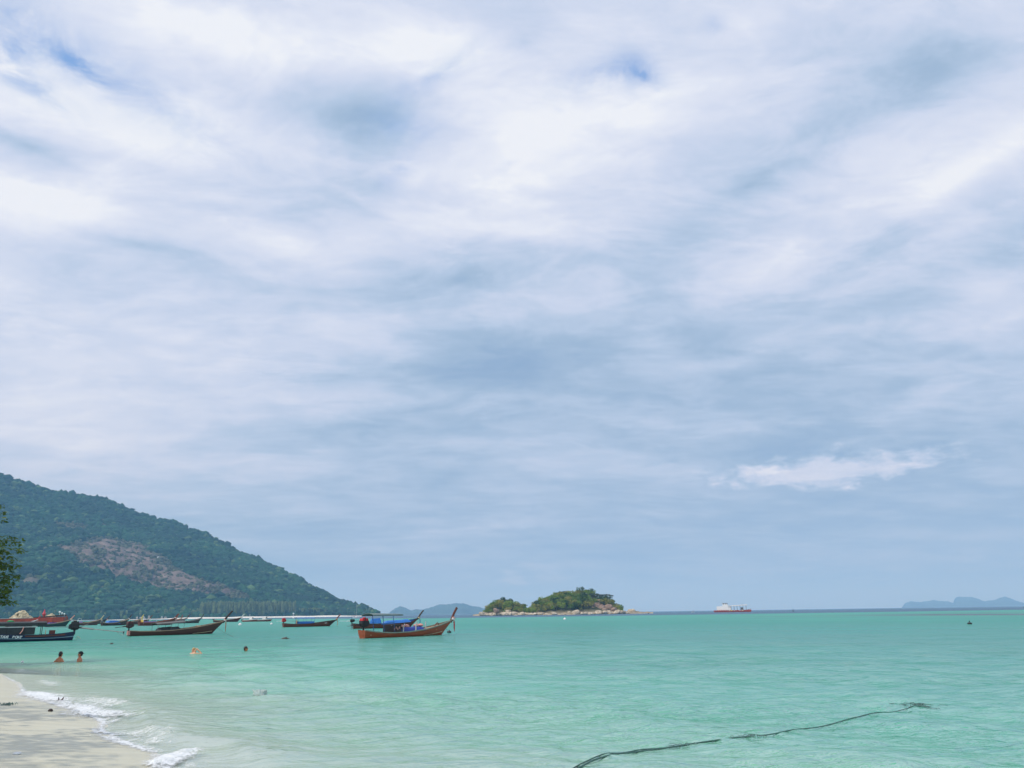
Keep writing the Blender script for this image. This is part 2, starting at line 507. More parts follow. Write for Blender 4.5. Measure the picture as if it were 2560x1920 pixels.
def build_sea():
    ang = np.concatenate([np.arange(-178, -39, 3.0), np.arange(-39, 39, 0.088), np.arange(39, 183, 3.0)])
    f1024 = F * 0.4
    p = np.concatenate([np.arange(420, 180, -6.0), np.arange(180, 60, -0.62), np.arange(60, 3.0, -0.40), np.geomspace(3.0, 0.052, 34)])
    rad = CAM_H * f1024 / p * 1.02
    A, Rr = np.meshgrid(np.radians(ang), rad)
    dR = np.gradient(rad)[:, None] * np.ones_like(A)
    X, Y = Rr * np.sin(A), Rr * np.cos(A)
    xf, yf = X.ravel(), Y.ravel()
    s = shore_dist(xf, yf)
    res = np.maximum(dR.ravel(), 0.0016 * Rr.ravel())
    near = Rr.ravel() < 700
    z = np.zeros_like(xf)
    z[near] = wave_z(xf[near], yf[near], res[near], s[near])
    nb = Rr.ravel() < 60
    z[nb] += breaker(xf[nb], yf[nb], s[nb])
    dpt = depth_of(s)
    r_ = Rr.ravel()
    # deep water beyond the lagoon, reef patches nearer in
    edge = 430 + 120 * (fbm(xf / 300, yf / 300, 3, 77) - 0.5) + np.clip(-xf - 40, 0, 400) * 1.6
    deep = np.clip((yf - edge) / 60, 0, 1)
    reef = np.zeros_like(xf)
    for (px, py, rx, ry, w_) in [(2330, 1537.2, 120, 2.4, .55), (2480, 1536.0, 110, 2.6, .75), (2500, 1531, 160, 1.2, .4), (1990, 1541, 120, 1.0, .25), (1530, 1673, 26, 2.6, .45)]:
        g0 = ground(px, py); g1 = ground(px + rx, py); g2 = ground(px, py + ry); g3 = ground(px, py - ry)
        wx = (g1 - g0).length; wy = (g3 - g2).length * 0.5
        reef += w_ * np.exp(-((xf - g0.x) / wx) ** 2 - ((yf - g0.y) / wy) ** 2)
    reef *= 0.6 + 0.8 * fbm(xf / 14, yf / 40, 4, 90)
    me = np_mesh('sea', np.stack([xf, yf, z], -1), grid_faces(*X.shape)[:, ::-1], True,
                 {'depth': dpt, 'deep': deep, 'reef': np.clip(reef, 0, 1), 'dist': r_})
    m = bpy.data.materials.new('sea_water'); m.use_nodes = True
    t = m.node_tree; t.nodes.clear(); N = NT(t)
    P = N.n('ShaderNodeNewGeometry').outputs['Position']
    dp = N.attr('depth').outputs['Fac']; de = N.attr('deep').outputs['Fac']; rf = N.attr('reef').outputs['Fac']; ds = N.attr('dist').outputs['Fac']
    Pm = N.v('MULTIPLY', P, (0.55, 1.0, 0.0))
    blot = N.noise(N.v('MULTIPLY', P, (0.6, 1.0, 0.0)), 0.045, 5, 0.55, 0.4)
    blot2 = N.noise(N.v('MULTIPLY', P, (0.7, 1.0, 0.0)), 0.35, 4, 0.55, 0.4)
    dd = N.m('MULTIPLY', dp, N.m('ADD', N.remap(blot, 0.3, 0.7, 0.75, 1.25), N.remap(blot2, 0.3, 0.7, -0.10, 0.10)))
    body = N.ramp(N.m('DIVIDE', dd, 3.2), SEA_RAMP)
    body = N.mix(N.remap(blot2, 0.5, 0.75, 0.0, 0.6), body, N.v('MULTIPLY', body, (0.50, 0.98, 0.74)))
    body = N.mix(de, body, SEA_DEEP)
    body = N.mix(rf, body, (0.075, 0.10, 0.12))
    # ripples
    fade = N.remap(ds, 8, 160, 1.0, 0.55)
    h1 = N.noise(Pm, 0.9, 3, 0.55, 0.6)
    h2 = N.noise(N.v('MULTIPLY', P, (0.5, 1.0, 0.0)), 2.6, 4, 0.6, 0.8)
    h3 = N.noise(N.v('MULTIPLY', P, (0.6, 1.0, 0.0)), 7.5, 3, 0.6, 0.6)
    gusts = N.remap(N.noise(N.v('MULTIPLY', P, (0.5, 1.0, 0.0)), 0.09, 3, 0.5), 0.3, 0.7, 0.30, 1.6)
    hgt = N.m('ADD', N.m('MULTIPLY', h1, 0.34), N.m('ADD', N.m('MULTIPLY', h2, 0.42), N.m('MULTIPLY', h3, 0.14)))
    calm = N.remap(dp, 0.02, 0.5, 0.30, 1.0)
    bn = N.n('ShaderNodeBump'); bn.inputs['Strength'].default_value = 1.0
    N.put(bn.inputs['Distance'], N.m('MULTIPLY', N.m('MULTIPLY', N.m('MULTIPLY', fade, gusts), calm), 0.40))
    N.put(bn.inputs['Height'], hgt)
    fr = N.n('ShaderNodeFresnel'); fr.inputs[0].default_value = 1.333
    t.links.new(bn.outputs[0], fr.inputs['Normal'])
    refl = N.m('MULTIPLY', fr.outputs[0], N.remap(ds, 10, 140, 0.46, SEA_REFL))
    dif = N.n('ShaderNodeBsdfDiffuse'); N.put(dif.inputs[0], body)
    bn2 = N.n('ShaderNodeBump'); bn2.inputs['Strength'].default_value = 0.9
    N.put(bn2.inputs['Distance'], N.m('MULTIPLY', N.m('MULTIPLY', fade, gusts), 0.55)); N.put(bn2.inputs['Height'], hgt)
    t.links.new(bn2.outputs[0], dif.inputs['Normal'])
    tr = N.n('ShaderNodeBsdfTransparent'); tr.inputs[0].default_value = (0.95, 1.0, 0.96, 1)
    op = N.m('SUBTRACT', 1.0, N.m('EXPONENT', N.m('MULTIPLY', dp, -3.0)))
    mx = N.n('ShaderNodeMixShader'); N.put(mx.inputs[0], op); t.links.new(tr.outputs[0], mx.inputs[1]); t.links.new(dif.outputs[0], mx.inputs[2])
    gl = N.n('ShaderNodeBsdfGlossy'); gl.inputs['Color'].default_value = (0.96, 0.98, 1, 1)
    N.put(gl.inputs['Roughness'], N.remap(ds, 5, 200, 0.05, 0.22))
    t.links.new(bn.outputs[0], gl.inputs['Normal'])
    mx2 = N.n('ShaderNodeMixShader'); N.put(mx2.inputs[0], refl); t.links.new(mx.outputs[0], mx2.inputs[1]); t.links.new(gl.outputs[0], mx2.inputs[2])
    o = N.n('ShaderNodeOutputMaterial'); t.links.new(mx2.outputs[0], o.inputs[0])
    ob = link_mesh('sea', me, m)
    tag(ob, kind='structure')


SEA_RAMP = [(0.0, (0.64, 0.71, 0.51)), (0.05, (0.45, 0.66, 0.44)), (0.16, (0.215, 0.52, 0.34)), (0.36, (0.085, 0.40, 0.265)),
            (0.70, (0.040, 0.315, 0.218)), (1.0, (0.034, 0.275, 0.205))]
SEA_DEEP = (0.035, 0.10, 0.16)
SEA_REFL = 0.26
build_sea()

# ------------------------------------------------------------------ the wooded mountain across the strait
def ico(sub):
    bm = bmesh.new(); bmesh.ops.create_icosphere(bm, subdivisions=sub, radius=1.0)
    v = np.array([q.co[:] for q in bm.verts]); f = np.array([[q.index for q in fc.verts] for fc in bm.faces]); bm.free()
    return v, f


ICO1 = ico(1); ICO2 = ico(2)


def blobs(centers, sizes, colors, base=ICO2, jitter=0.25, nvar=8, seed=5):
    """many lumpy crowns in one mesh"""
    r = np.random.default_rng(seed)
    bv, bf = base
    var = []
    for k in range(nvar):
        j = 1 + r.uniform(-jitter, jitter, (len(bv), 1))
        var.append(bv * j)
    var = np.array(var)
    n = len(centers)
    pick = r.integers(0, nvar, n)
    th = r.uniform(0, 6.28, n)
    c, s = np.cos(th)[:, None], np.sin(th)[:, None]
    V = var[pick]
    X = V[:, :, 0] * c - V[:, :, 1] * s; Y = V[:, :, 0] * s + V[:, :, 1] * c
    V = np.stack([X, Y, V[:, :, 2]], -1) * sizes[:, None, :] + centers[:, None, :]
    Fc = bf[None] + (np.arange(n) * len(bv))[:, None, None]
    C = np.repeat(colors[:, None, :], len(bv), 1) * r.uniform(0.65, 1.35, (n, len(bv), 1))
    return V.reshape(-1, 3), Fc.reshape(-1, 3), C.reshape(-1, 3)


ridge_px = np.array([(-700, 1130), (-350, 1120), (-150, 1140), (0, 1178), (60, 1200), (130, 1222), (260, 1240), (290, 1252), (330, 1273), (400, 1291), (440, 1300), (480, 1318),
                     (510, 1325), (560, 1355), (600, 1377), (650, 1393), (700, 1420), (750, 1447), (800, 1470), (850, 1497), (880, 1506),
                     (910, 1514), (930, 1527), (944, 1540)], float)
rd = [ray(*p) for p in ridge_px]
RAZ = np.array([math.atan2(d.x, d.y) for d in rd]); RTAN = np.array([d.z / math.hypot(d.x, d.y) for d in rd])
AZ0, AZ1 = RAZ[0], RAZ[-1]


def base_d(a): return np.interp(a, [AZ0, -0.6, -0.33, AZ1], [1700, 1750, 1850, 2020])
def ridge_d(a): return np.interp(a, [AZ0, -0.6, -0.45, -0.33, AZ1 - 0.02, AZ1], [3000, 2900, 2760, 2520, 2120, 2060])


def hill_point(a, t):
    """a azimuth, t 0 base .. 1 ridge .. 1.6 far foot"""
    rt = np.interp(a, RAZ, RTAN)
    bd, rdist = base_d(a), ridge_d(a)
    d = bd + (rdist - bd) * t
    hr = np.maximum(rt * rdist + CAM_H - 11.0, 1.0)
    g = np.where(t <= 1, np.clip(t, 0, 1) ** 0.92, np.clip(1 - (t - 1) / 0.6, 0, 1))
    z = hr * g * (d / rdist)
    ew = np.clip((AZ1 - a) / 0.06, 0, 1)
    x, y = d * np.sin(a), d * np.cos(a)
    gul = (fbm(x / 260, y / 420, 4, 31) - 0.5)
    z = z + gul * 70 * np.sin(np.clip(t, 0, 1) * math.pi) * ew * np.clip(hr / 200, 0, 1)
    # the bare spur low on the left half
    px_s = np.exp(-((a + 0.53 - 0.1 * (t - 0.4)) / 0.085) ** 2 - ((t - 0.36) / 0.2) ** 2)
    z = z + 38 * px_s
    return x, y, np.maximum(z, -1.0)


def rock_mask(px, py):
    def e(cx, cy, rx, ry, tilt):
        c, s = math.cos(R(tilt)), math.sin(R(tilt))
        u = ((px - cx) * c + (py - cy) * s) / rx; v_ = (-(px - cx) * s + (py - cy) * c) / ry
        return np.exp(-(u * u + v_ * v_))
    m_ = (1.05 * e(255, 1378, 105, 26, 3) + 0.9 * e(370, 1405, 110, 26, 24) + 0.95 * e(390, 1452, 130, 22, 12) + 0.85 * e(560, 1480, 85, 15, 17) + 0.5 * e(240, 1412, 40, 12, 10)
          + 0.55 * e(80, 1452, 45, 22, 0) + 0.45 * e(245, 1475, 40, 12, 0) + 0.55 * e(170, 1315, 70, 16, 5) + 0.4 * e(265, 1300, 30, 25, 0) + .5 * e(130, 1372, 50, 6, -5) + 0.45 * e(905, 1533, 40, 10, 0))
    return m_


def build_mountain():
    aa = np.arange(AZ0, AZ1 + 1e-6, 0.0011)
    tt = np.concatenate([np.linspace(0, 1, 130), np.linspace(1.04, 1.6, 10)])
    A, T = np.meshgrid(aa, tt)
    x, y, z = hill_point(A.ravel(), T.ravel())
    px, py = project(np.stack([x, y, z], -1))
    rm = rock_mask(px, py) * (0.45 + 1.1 * fbm(x / 60, (y + z * 2) / 60, 4, 51))
    rock = np.clip((rm - 0.34) / 0.34, 0, 1)
    z = z + rock * (fbm(x / 22, (y + 2 * z) / 30, 4, 55) - 0.5) * 26
    tone = fbm(x / 16, (z + y * .3) / 9, 4, 58)[:, None]
    rockc = np.array([0.195, 0.150, 0.130]) * (0.25 + 1.3 * tone)
    grass = np.array([0.055, 0.085, 0.035]) * (0.7 + 0.6 * tone)
    C = grass * (1 - rock[:, None]) + rockc * rock[:, None]
    me = np_mesh('mountain', np.stack([x, y, z], -1), grid_faces(*A.shape)[:, ::-1], False, None, {'Col': C})
    ob = link_mesh('mountain', me, mat('hillside_ground', (1, 1, 1), 0.95, 0.2, 0.05, attr='Col', spec=0.1))
    tag(ob, kind='structure')
    # forest: one crown after another over the whole slope, thin on the bare rock
    n = 27000
    a = rng.uniform(AZ0, AZ1 - 0.0015, n); a = np.where(rng.random(n) < 0.22, rng.uniform(-0.70, AZ1 - 0.002, n), a)
    t = rng.uniform(0.0, 1.03, n) ** 0.95
    x, y, z = hill_point(a, t)
    px, py = project(np.stack([x, y, z], -1))
    rm = rock_mask(px, py) * (0.45 + 1.1 * fbm(x / 60, (y + z * 2) / 60, 4, 51))
    keep = (rm < 0.42) | (rng.random(n) < 0.62)
    x, y, z, rm = x[keep], y[keep], z[keep], rm[keep]; n = len(x)
    s = rng.uniform(5.0, 9.0, n) * np.where(rng.random(n) < 0.08, 1.4, 1.0)
    s = np.where(rm > 0.42, s * 0.52, s)
    sizes = np.stack([s, s, s * rng.uniform(0.75, 1.15, n)], -1)
    ctr = np.stack([x, y, z + s * 0.45], -1)
    hue = fbm(x / 90, y / 90, 3, 71)[:, None]; pick = rng.random((n, 1))
    dark = np.array([0.008, 0.032, 0.024]); mid = np.array([0.022, 0.082, 0.034]); olive = np.array([0.052, 0.095, 0.034])
    C = dark + (mid - dark) * np.clip(hue * 1.6 - 0.4 + 0.5 * (pick - 0.5), 0, 1.2)
    C = np.where(pick > 0.93, olive * (0.7 + hue), C)
    scrub = np.array([0.080, 0.088, 0.050]) * (0.6 + 0.8 * pick)
    C = np.where(rm[:, None] > 0.42, scrub, C)
    V, Fc, Cc = blobs(ctr, sizes, C, ICO1, 0.30)
    me = np_mesh('forest', V, Fc, False, None, {'Col': Cc})
    ob = link_mesh('forest', me, mat('forest_leaves', (1, 1, 1), 0.8, 0.3, 0.35, attr='Col', spec=0.15))
    tag(ob, 'dense green forest covering the slopes of the big mountain on the left', 'forest', kind='stuff')
    # the belt of tall casuarinas behind the sandbank
    pc, ps, pcol = [], [], []
    for k in range(620):
        px = rng.uniform(470, 800) if k < 480 else rng.uniform(-100, 930)
        a = math.atan2(ray(px, 1540).x, ray(px, 1540).y)
        d = base_d(a) + rng.uniform(5, 70)
        tall = 31 if 500 < px < 735 else 17
        tall *= rng.uniform(0.72, 1.08)
        d0 = d * math.sin(a), d * math.cos(a)
        for lev, (zz_, rr, hh) in enumerate(((0.33, 0.15, 0.32), (0.62, 0.12, 0.30), (0.86, 0.07, 0.20))):
            pc.append((d0[0] + rng.normal(0, .5), d0[1] + rng.normal(0, .5), 2.5 + tall * zz_))
            ps.append((max(2.3, tall * rr), max(1.8, tall * rr), tall * hh))
            g_ = rng.uniform(0.75, 1.25)
            pcol.append((0.098 * g_, 0.132 * g_, 0.062 * g_))
    V, Fc, Cc = blobs(np.array(pc), np.array(ps), np.array(pcol), ICO2, 0.22, seed=9)
    me = np_mesh('pine_belt', V, Fc, False, None, {'Col': Cc})
    ob = link_mesh('pine_belt', me, mat('pine_needles', (1, 1, 1), 0.85, 0.3, 0.4, attr='Col', spec=0.1))
    tag(ob, 'belt of tall slender grey-green pines standing behind the white sandbank', 'forest', kind='stuff')
    # white sandbank along the foot
    aa = np.arange(AZ0, AZ1 + 0.004, 0.002)
    rows = []
    for (off, zz_) in ((-46, -0.8), (-34, 0.4), (-22, 2.6), (-8, 3.6), (10, 3.4), (40, 1.0)):
        w_ = 0.55 + 0.75 * fbm(aa * 40, aa * 0, 3, 12)
        vis = np.interp(aa, [AZ0, -0.52, -0.43, -0.39, -0.25, AZ1 - 0.02, AZ1 + 0.004], [0.06, 0.08, 0.25, .9, 1.0, 0.45, 0.2])
        d = base_d(aa) + off
        rows.append(np.stack([d * np.sin(aa), d * np.cos(aa), zz_ * np.where(zz_ > 0, w_ * vis, 1.0)], -1))
    V = np.array(rows)
    me = np_mesh('sandbank', V.reshape(-1, 3), grid_faces(V.shape[0], V.shape[1])[:, ::-1], True)
    ob = link_mesh('sandbank', me, mat('white_sand', (0.74, 0.72, 0.66), 0.9, 0.08, 0.05, spec=0.1))
    tag(ob, kind='structure')


build_mountain()


# ------------------------------------------------------------------ islands far off in the haze
def far_island(label, prof, dist, thick, seed):
    p = np.array(prof, float)
    dr = [ray(q[0], q[1]) for q in p]
    a_ = np.array([math.atan2(d.x, d.y) for d in dr]); tn = np.array([d.z / math.hypot(d.x, d.y) for d in dr])
    aa = np.linspace(a_[0], a_[-1], 220)
    hh = np.maximum(np.interp(aa, a_, tn) * dist + CAM_H, 0.5)
    hh = hh + (fbm(aa * 900, aa * 0, 4, seed) - 0.5) * 16 * np.clip(hh / 80, 0, 1)
    rows = []
    for t in np.linspace(-1, 1, 17):
        d = dist + t * thick
        g = (1 - abs(t)) ** 0.85
        n_ = fbm(aa * dist / 180, np.full_like(aa, t * 6), 4, seed + 4) - 0.5
        z = np.maximum(hh * g * (1 + 0.5 * n_ * (1 - g) * 2), 0) - (3 if abs(t) > .99 else 0)
        rows.append(np.stack([d * np.sin(aa), d * np.cos(aa), z], -1))
    V = np.array(rows)
    me = np_mesh('far_island', V.reshape(-1, 3), grid_faces(V.shape[0], V.shape[1])[:, ::-1], False)
    ob = link_mesh('far_island', me, mat('distant_wood', (0.045, 0.075, 0.04), 0.9, 0.4, 0.004, spec=0.05))
    tag(ob, label, 'island', 'blue islands on the horizon')
    ob['kind'] = 'structure'
    return ob


far_island('hazy blue two-humped island on the horizon behind the orange-brown boat',
           [(966, 1540), (975, 1530), (990, 1519), (1003, 1515), (1015, 1520), (1027, 1526), (1040, 1523), (1055, 1524), (1075, 1519), (1098, 1511), (1125, 1510.5), (1140, 1508), (1160, 1508.5), (1180, 1515), (1200, 1517), (1216, 1524), (1235, 1534)], 8000, 800, 101)
far_island('faintest low blue island on the right-hand horizon',
           [(2254, 1520), (2262, 1508), (2275, 1503.5), (2300, 1505), (2322, 1502.5), (2335, 1499.5), (2352, 1503), (2370, 1503), (2383, 1508), (2387, 1496), (2395, 1492), (2430, 1492.5), (2445, 1497), (2462, 1503), (2485, 1500), (2500, 1494), (2512, 1491), (2525, 1495), (2540, 1502), (2560, 1507), (2600, 1504), (2650, 1514)], 13500, 1400, 131)

# ------------------------------------------------------------------ mesh builder
class MB:
    def __init__(s): s.v = []; s.f = []

    def add(s, verts, faces):
        o = len(s.v)
        s.v += [tuple(map(float, q)) for q in verts]
        s.f += [tuple(int(i) + o for i in fc) for fc in faces]
        return s

    def box(s, c, size, rot=None, taper=1.0):
        hx, hy, hz = size[0] / 2, size[1] / 2, size[2] / 2
        pts = []
        for sz in (-1, 1):
            k = taper if sz > 0 else 1.0
            for sx, sy in ((-1, -1), (1, -1), (1, 1), (-1, 1)):
                p = Vector((sx * hx * k, sy * hy * k, sz * hz))
                if rot is not None: p = rot @ p
                pts.append(p + Vector(c))
        return s.add(pts, [(3, 2, 1, 0), (4, 5, 6, 7), (0, 1, 5, 4), (1, 2, 6, 5), (2, 3, 7, 6), (3, 0, 4, 7)])

    def bar(s, a, b, w, h, taper=1.0):
        a, b = Vector(a), Vector(b); d = b - a
        q = d.to_track_quat('Z', 'Y').to_matrix()
        return s.box((a + b) / 2, (w, h, d.length), q, taper)

    def tube(s, pts, r, n=8, sy=1.0):
        pts = [Vector(p) for p in pts]; k = len(pts)
        rs = list(r) if hasattr(r, '__len__') else [r] * k
        V = []; prev = None
        for i, p in enumerate(pts):
            d = (pts[min(i + 1, k - 1)] - pts[max(i - 1, 0)]).normalized()
            up = prev if prev is not None else (Vector((0, 0, 1)) if abs(d.z) < 0.9 else Vector((0, 1, 0)))
            x = d.cross(up)
            if x.length < 1e-5: x = d.cross(Vector((1, 0, 0)))
            x.normalize(); y = x.cross(d).normalized(); prev = y
            for j in range(n):
                a = 2 * math.pi * j / n
                V.append(p + x * (math.cos(a) * rs[i]) + y * (math.sin(a) * rs[i] * sy))
        Fc = []
        for i in range(k - 1):
            for j in range(n):
                Fc.append((i * n + j, i * n + (j + 1) % n, (i + 1) * n + (j + 1) % n, (i + 1) * n + j))
        Fc.append(tuple(range(n - 1, -1, -1))); Fc.append(tuple(range((k - 1) * n, k * n)))
        return s.add(V, Fc)

    def rings(s, rings, closed=True, caps=True):
        n = len(rings[0]); V = [p for r_ in rings for p in r_]; Fc = []
        for i in range(len(rings) - 1):
            for j in range(n if closed else n - 1):
                Fc.append((i * n + j, i * n + (j + 1) % n, (i + 1) * n + (j + 1) % n, (i + 1) * n + j))
        if caps and closed:
            Fc.append(tuple(range(n - 1, -1, -1))); Fc.append(tuple(range((len(rings) - 1) * n, len(rings) * n)))
        return s.add(V, Fc)

    def ball(s, c, rad, rot=None, nu=12, nv=8, jit=0.0):
        V = []; Fc = []
        rad = Vector(rad) if hasattr(rad, '__len__') else Vector((rad,) * 3)
        for i in range(nv + 1):
            t = math.pi * i / nv
            for j in range(nu):
                a = 2 * math.pi * j / nu
                p = Vector((math.sin(t) * math.cos(a) * rad.x, math.sin(t) * math.sin(a) * rad.y, math.cos(t) * rad.z))
                if jit: p *= 1 + random.uniform(-jit, jit)
                if rot is not None: p = rot @ p
                V.append(p + Vector(c))
        for i in range(nv):
            for j in range(nu):
                Fc.append((i * nu + j, (i + 1) * nu + j, (i + 1) * nu + (j + 1) % nu, i * nu + (j + 1) % nu))
        return s.add(V, Fc)

    def mesh(s, name, smooth=False):
        me = bpy.data.meshes.new(name)
        me.from_pydata(s.v, [], s.f)
        bm = bmesh.new(); bm.from_mesh(me)
        bmesh.ops.remove_doubles(bm, verts=bm.verts, dist=1e-5)
        bmesh.ops.recalc_face_normals(bm, faces=bm.faces)
        bm.to_mesh(me); bm.free()
        if smooth:
            me.polygons.foreach_set('use_smooth', [True] * len(me.polygons))
            try: me.set_sharp_from_angle(angle=R(42))
            except Exception: pass
        me.update()
        return me

    def build(s, name, material, parent=None, smooth=False):
        return link_mesh(name, s.mesh(name, smooth), material, parent)


def smooth_interp(xs, ys, q, k=7):
    fine = np.linspace(0, 1, 201)
    y = np.interp(fine, xs, ys)
    pad = np.concatenate([2 * y[0] - y[k:0:-1], y, 2 * y[-1] - y[-2:-k - 2:-1]])
    ker = np.hanning(2 * k + 3)[1:-1]; ker /= ker.sum()
    y = np.convolve(pad, ker, 'valid')
    return np.interp(q, fine, y)


# ------------------------------------------------------------------ paints
WOOD_ORANGE = mat('varnished_orange_wood', (0.32, 0.064, 0.016), 0.42, 0.28, 1.4, 0.004, stretch=(0.5, 1, 4))
WOOD_BROWN = mat('oiled_brown_wood', (0.085, 0.026, 0.015), 0.45, 0.3, 1.4, 0.004, stretch=(0.5, 1, 4))
WOOD_RED = mat('red_brown_wood', (0.15, 0.034, 0.018), 0.45, 0.28, 1.4, 0.004, stretch=(0.5, 1, 4))
WOOD_DARK = mat('dark_stained_wood', (0.045, 0.022, 0.016), 0.5, 0.3, 1.6, 0.004, stretch=(0.5, 1, 4))
WOOD_PALE = mat('bare_pale_wood', (0.42, 0.29, 0.18), 0.7, 0.25, 2.0, 0.004, stretch=(0.5, 1, 4))
WOOD_GREY = mat('weathered_grey_wood', (0.27, 0.25, 0.23), 0.75, 0.25, 2.0, 0.004, stretch=(0.5, 1, 4))
NAVY = mat('navy_paint', (0.010, 0.016, 0.055), 0.4, 0.25, 1.5, 0.003)
MAROON = mat('maroon_bottom_paint', (0.085, 0.014, 0.012), 0.55, 0.3, 1.5, 0.003)
SAGE = mat('sage_green_paint', (0.22, 0.27, 0.20), 0.5, 0.2, 3.0, 0.003)
WHITE = mat('white_paint', (0.78, 0.78, 0.76), 0.45, 0.08, 2.0)
OFFWHITE = mat('grubby_white_paint', (0.52, 0.52, 0.50), 0.55, 0.2, 2.0)
CREAM = mat('cream_paint', (0.62, 0.50, 0.30), 0.55, 0.2, 3.0)
BLACK = mat('oily_black_iron', (0.016, 0.013, 0.012), 0.5, 0.35, 6.0)
STEEL = mat('dull_steel', (0.16, 0.17, 0.17), 0.45, 0.3, 6.0, metal=0.4)
REDP = mat('red_paint', (0.50, 0.020, 0.020), 0.45, 0.22, 3.0)
RUST = mat('rusty_red_hull_paint', (0.34, 0.042, 0.018), 0.65, 0.35, 0.8, 0.01)
RUSTD = mat('dark_rust', (0.19, 0.045, 0.025), 0.75, 0.4, 1.0, 0.01)
BLUE = mat('blue_tarp', (0.020, 0.15, 0.50), 0.45, 0.18, 2.5, 0.01)
BLUED = mat('deep_blue_tarp', (0.012, 0.040, 0.27), 0.5, 0.22, 2.5, 0.01)
BLUEP = mat('blue_painted_post', (0.03, 0.10, 0.30), 0.45, 0.2, 3.0)
TEALROOF = mat('grey_green_canopy', (0.15, 0.20, 0.20), 0.6, 0.2, 2.0)
GREYROOF = mat('grey_canvas', (0.13, 0.125, 0.12), 0.75, 0.2, 2.0, 0.01)
DARKTARP = mat('dark_tarp', (0.025, 0.030, 0.030), 0.6, 0.35, 3.0, 0.02)
PINK = mat('faded_pink_cloth', (0.62, 0.30, 0.25), 0.85, 0.2, 6.0)
REDCLOTH = mat('red_ribbon_cloth', (0.55, 0.035, 0.045), 0.8, 0.2, 6.0)
YELLOW = mat('yellow_ribbon_cloth', (0.70, 0.52, 0.10), 0.8, 0.2, 6.0)
WHITECLOTH = mat('white_ribbon_cloth', (0.74, 0.70, 0.68), 0.85, 0.12, 6.0)
GREENCLOTH = mat('green_cloth', (0.04, 0.28, 0.10), 0.8, 0.2, 6.0)
PURPLE = mat('purple_cloth', (0.30, 0.20, 0.42), 0.8, 0.2, 6.0)
LTBLUE = mat('pale_blue_awning', (0.30, 0.55, 0.72), 0.7, 0.15, 3.0)
ROPE = mat('wet_green_rope', (0.045, 0.12, 0.10), 0.55, 0.35, 9.0)
ROPEPALE = mat('pale_rope', (0.30, 0.30, 0.24), 0.8, 0.2, 9.0)
GLASS = mat('dark_window_glass', (0.012, 0.018, 0.022), 0.12, 0.2, 1.0)
SKIN = mat('tanned_skin', (0.50, 0.185, 0.080), 0.38, 0.10, 9.0, 0.001)
SKINP = mat('fair_skin', (0.66, 0.36, 0.22), 0.40, 0.08, 9.0, 0.001)
HAIRD = mat('dark_hair', (0.016, 0.010, 0.008), 0.45, 0.35, 40.0, 0.004)
HAIRB = mat('blond_hair', (0.42, 0.27, 0.10), 0.5, 0.3, 40.0, 0.004)
CAPM = mat('black_cap_cloth', (0.010, 0.012, 0.014), 0.8, 0.25, 20.0, 0.002)


# ------------------------------------------------------------------ long-tailed wooden boats
class Hull:
    def __init__(s, L, beam, sheer, keel=-0.28, wl=0.86):
        s.L, s.beam, s.sheer, s.keel, s.wl = L, beam, sheer, keel, wl

    def b(s, t): return s.beam / 2 * smooth_interp([0, .08, .2, .42, .62, .8, .92, 1], [.58, .74, .92, 1, .95, .68, .34, .035], t, 5)
    def z1(s, t): return smooth_interp([0, .12, .3, .5, .7, .85, 1], s.sheer, t, 9)
    def z0(s, t): return s.keel + 0.16 * t ** 4 + 0.06 * (1 - t) ** 3

    def pt(s, t, v, side, inset=0.0):
        """t along, v 0 keel..1 rail"""
        y = s.b(t) * np.interp(v, [0, .16, .4, .7, 1], [0.0, .60, .83, .94, 1.0])
        z = s.z0(t) + (s.z1(t) - s.z0(t)) * v
        x = s.L * (s.wl * t + (1 - s.wl) * v ** 1.15 * t ** 4) - 0.14 * (1 - t) ** 6 * (v - .3)
        return (x, side * max(y - inset, 0.002), z)

    def mesh(s):
        mb = MB(); ts = np.linspace(0, 1, 31); vs = [0, .16, .30, .42, .56, .7, .85, 1]
        for side in (1, -1):
            mb.rings([[s.pt(t, v, side) for v in vs] for t in ts], closed=False)
            inner = []
            for t in ts:
                ins = min(0.05, s.b(t) * .5)
                fl = max((0.10 - s.z0(t)) / (s.z1(t) - s.z0(t)), 0.3)
                row = [s.pt(t, v, side, ins) for v in (1, .85, fl)]
                row.append((row[-1][0], 0.0, row[-1][2]))
                inner.append(row)
            mb.rings(inner, closed=False)
            mb.rings([[s.pt(t, 1, side), s.pt(t, 1, side, min(0.05, s.b(t) * .5))] for t in ts], closed=False)
        tr = [s.pt(0, v, 1) for v in vs] + [s.pt(0, v, -1) for v in reversed(vs[1:])]
        mb.add(tr, [tuple(range(len(tr)))])
        return mb

    def band(s, v0, v1, proud, side, t0=0.0, t1=1.0, n=31, thick=True):
        """a strake standing proud of the side"""
        rings = []
        for t in np.linspace(t0, t1, n):
            a = s.pt(t, v0, side); b_ = s.pt(t, v1, side)
            y = side * proud
            rings.append([(a[0], a[1] - side * .01, a[2]), (a[0], a[1] + y, a[2]), (b_[0], b_[1] + y, b_[2]), (b_[0], b_[1] - side * .01, b_[2])])
        return MB().rings(rings)

    def rail(s, w, h, side, t0=0.0, t1=0.99):
        rings = []
        for t in np.linspace(t0, t1, 31):
            p = s.pt(t, 1, side)
            rings.append([(p[0], p[1] - side * w * .75, p[2] - h * .4), (p[0], p[1] + side * w * .35, p[2] - h * .4), (p[0], p[1] + side * w * .35, p[2] + h * .6), (p[0], p[1] - side * w * .75, p[2] + h * .6)])
        return MB().rings(rings)


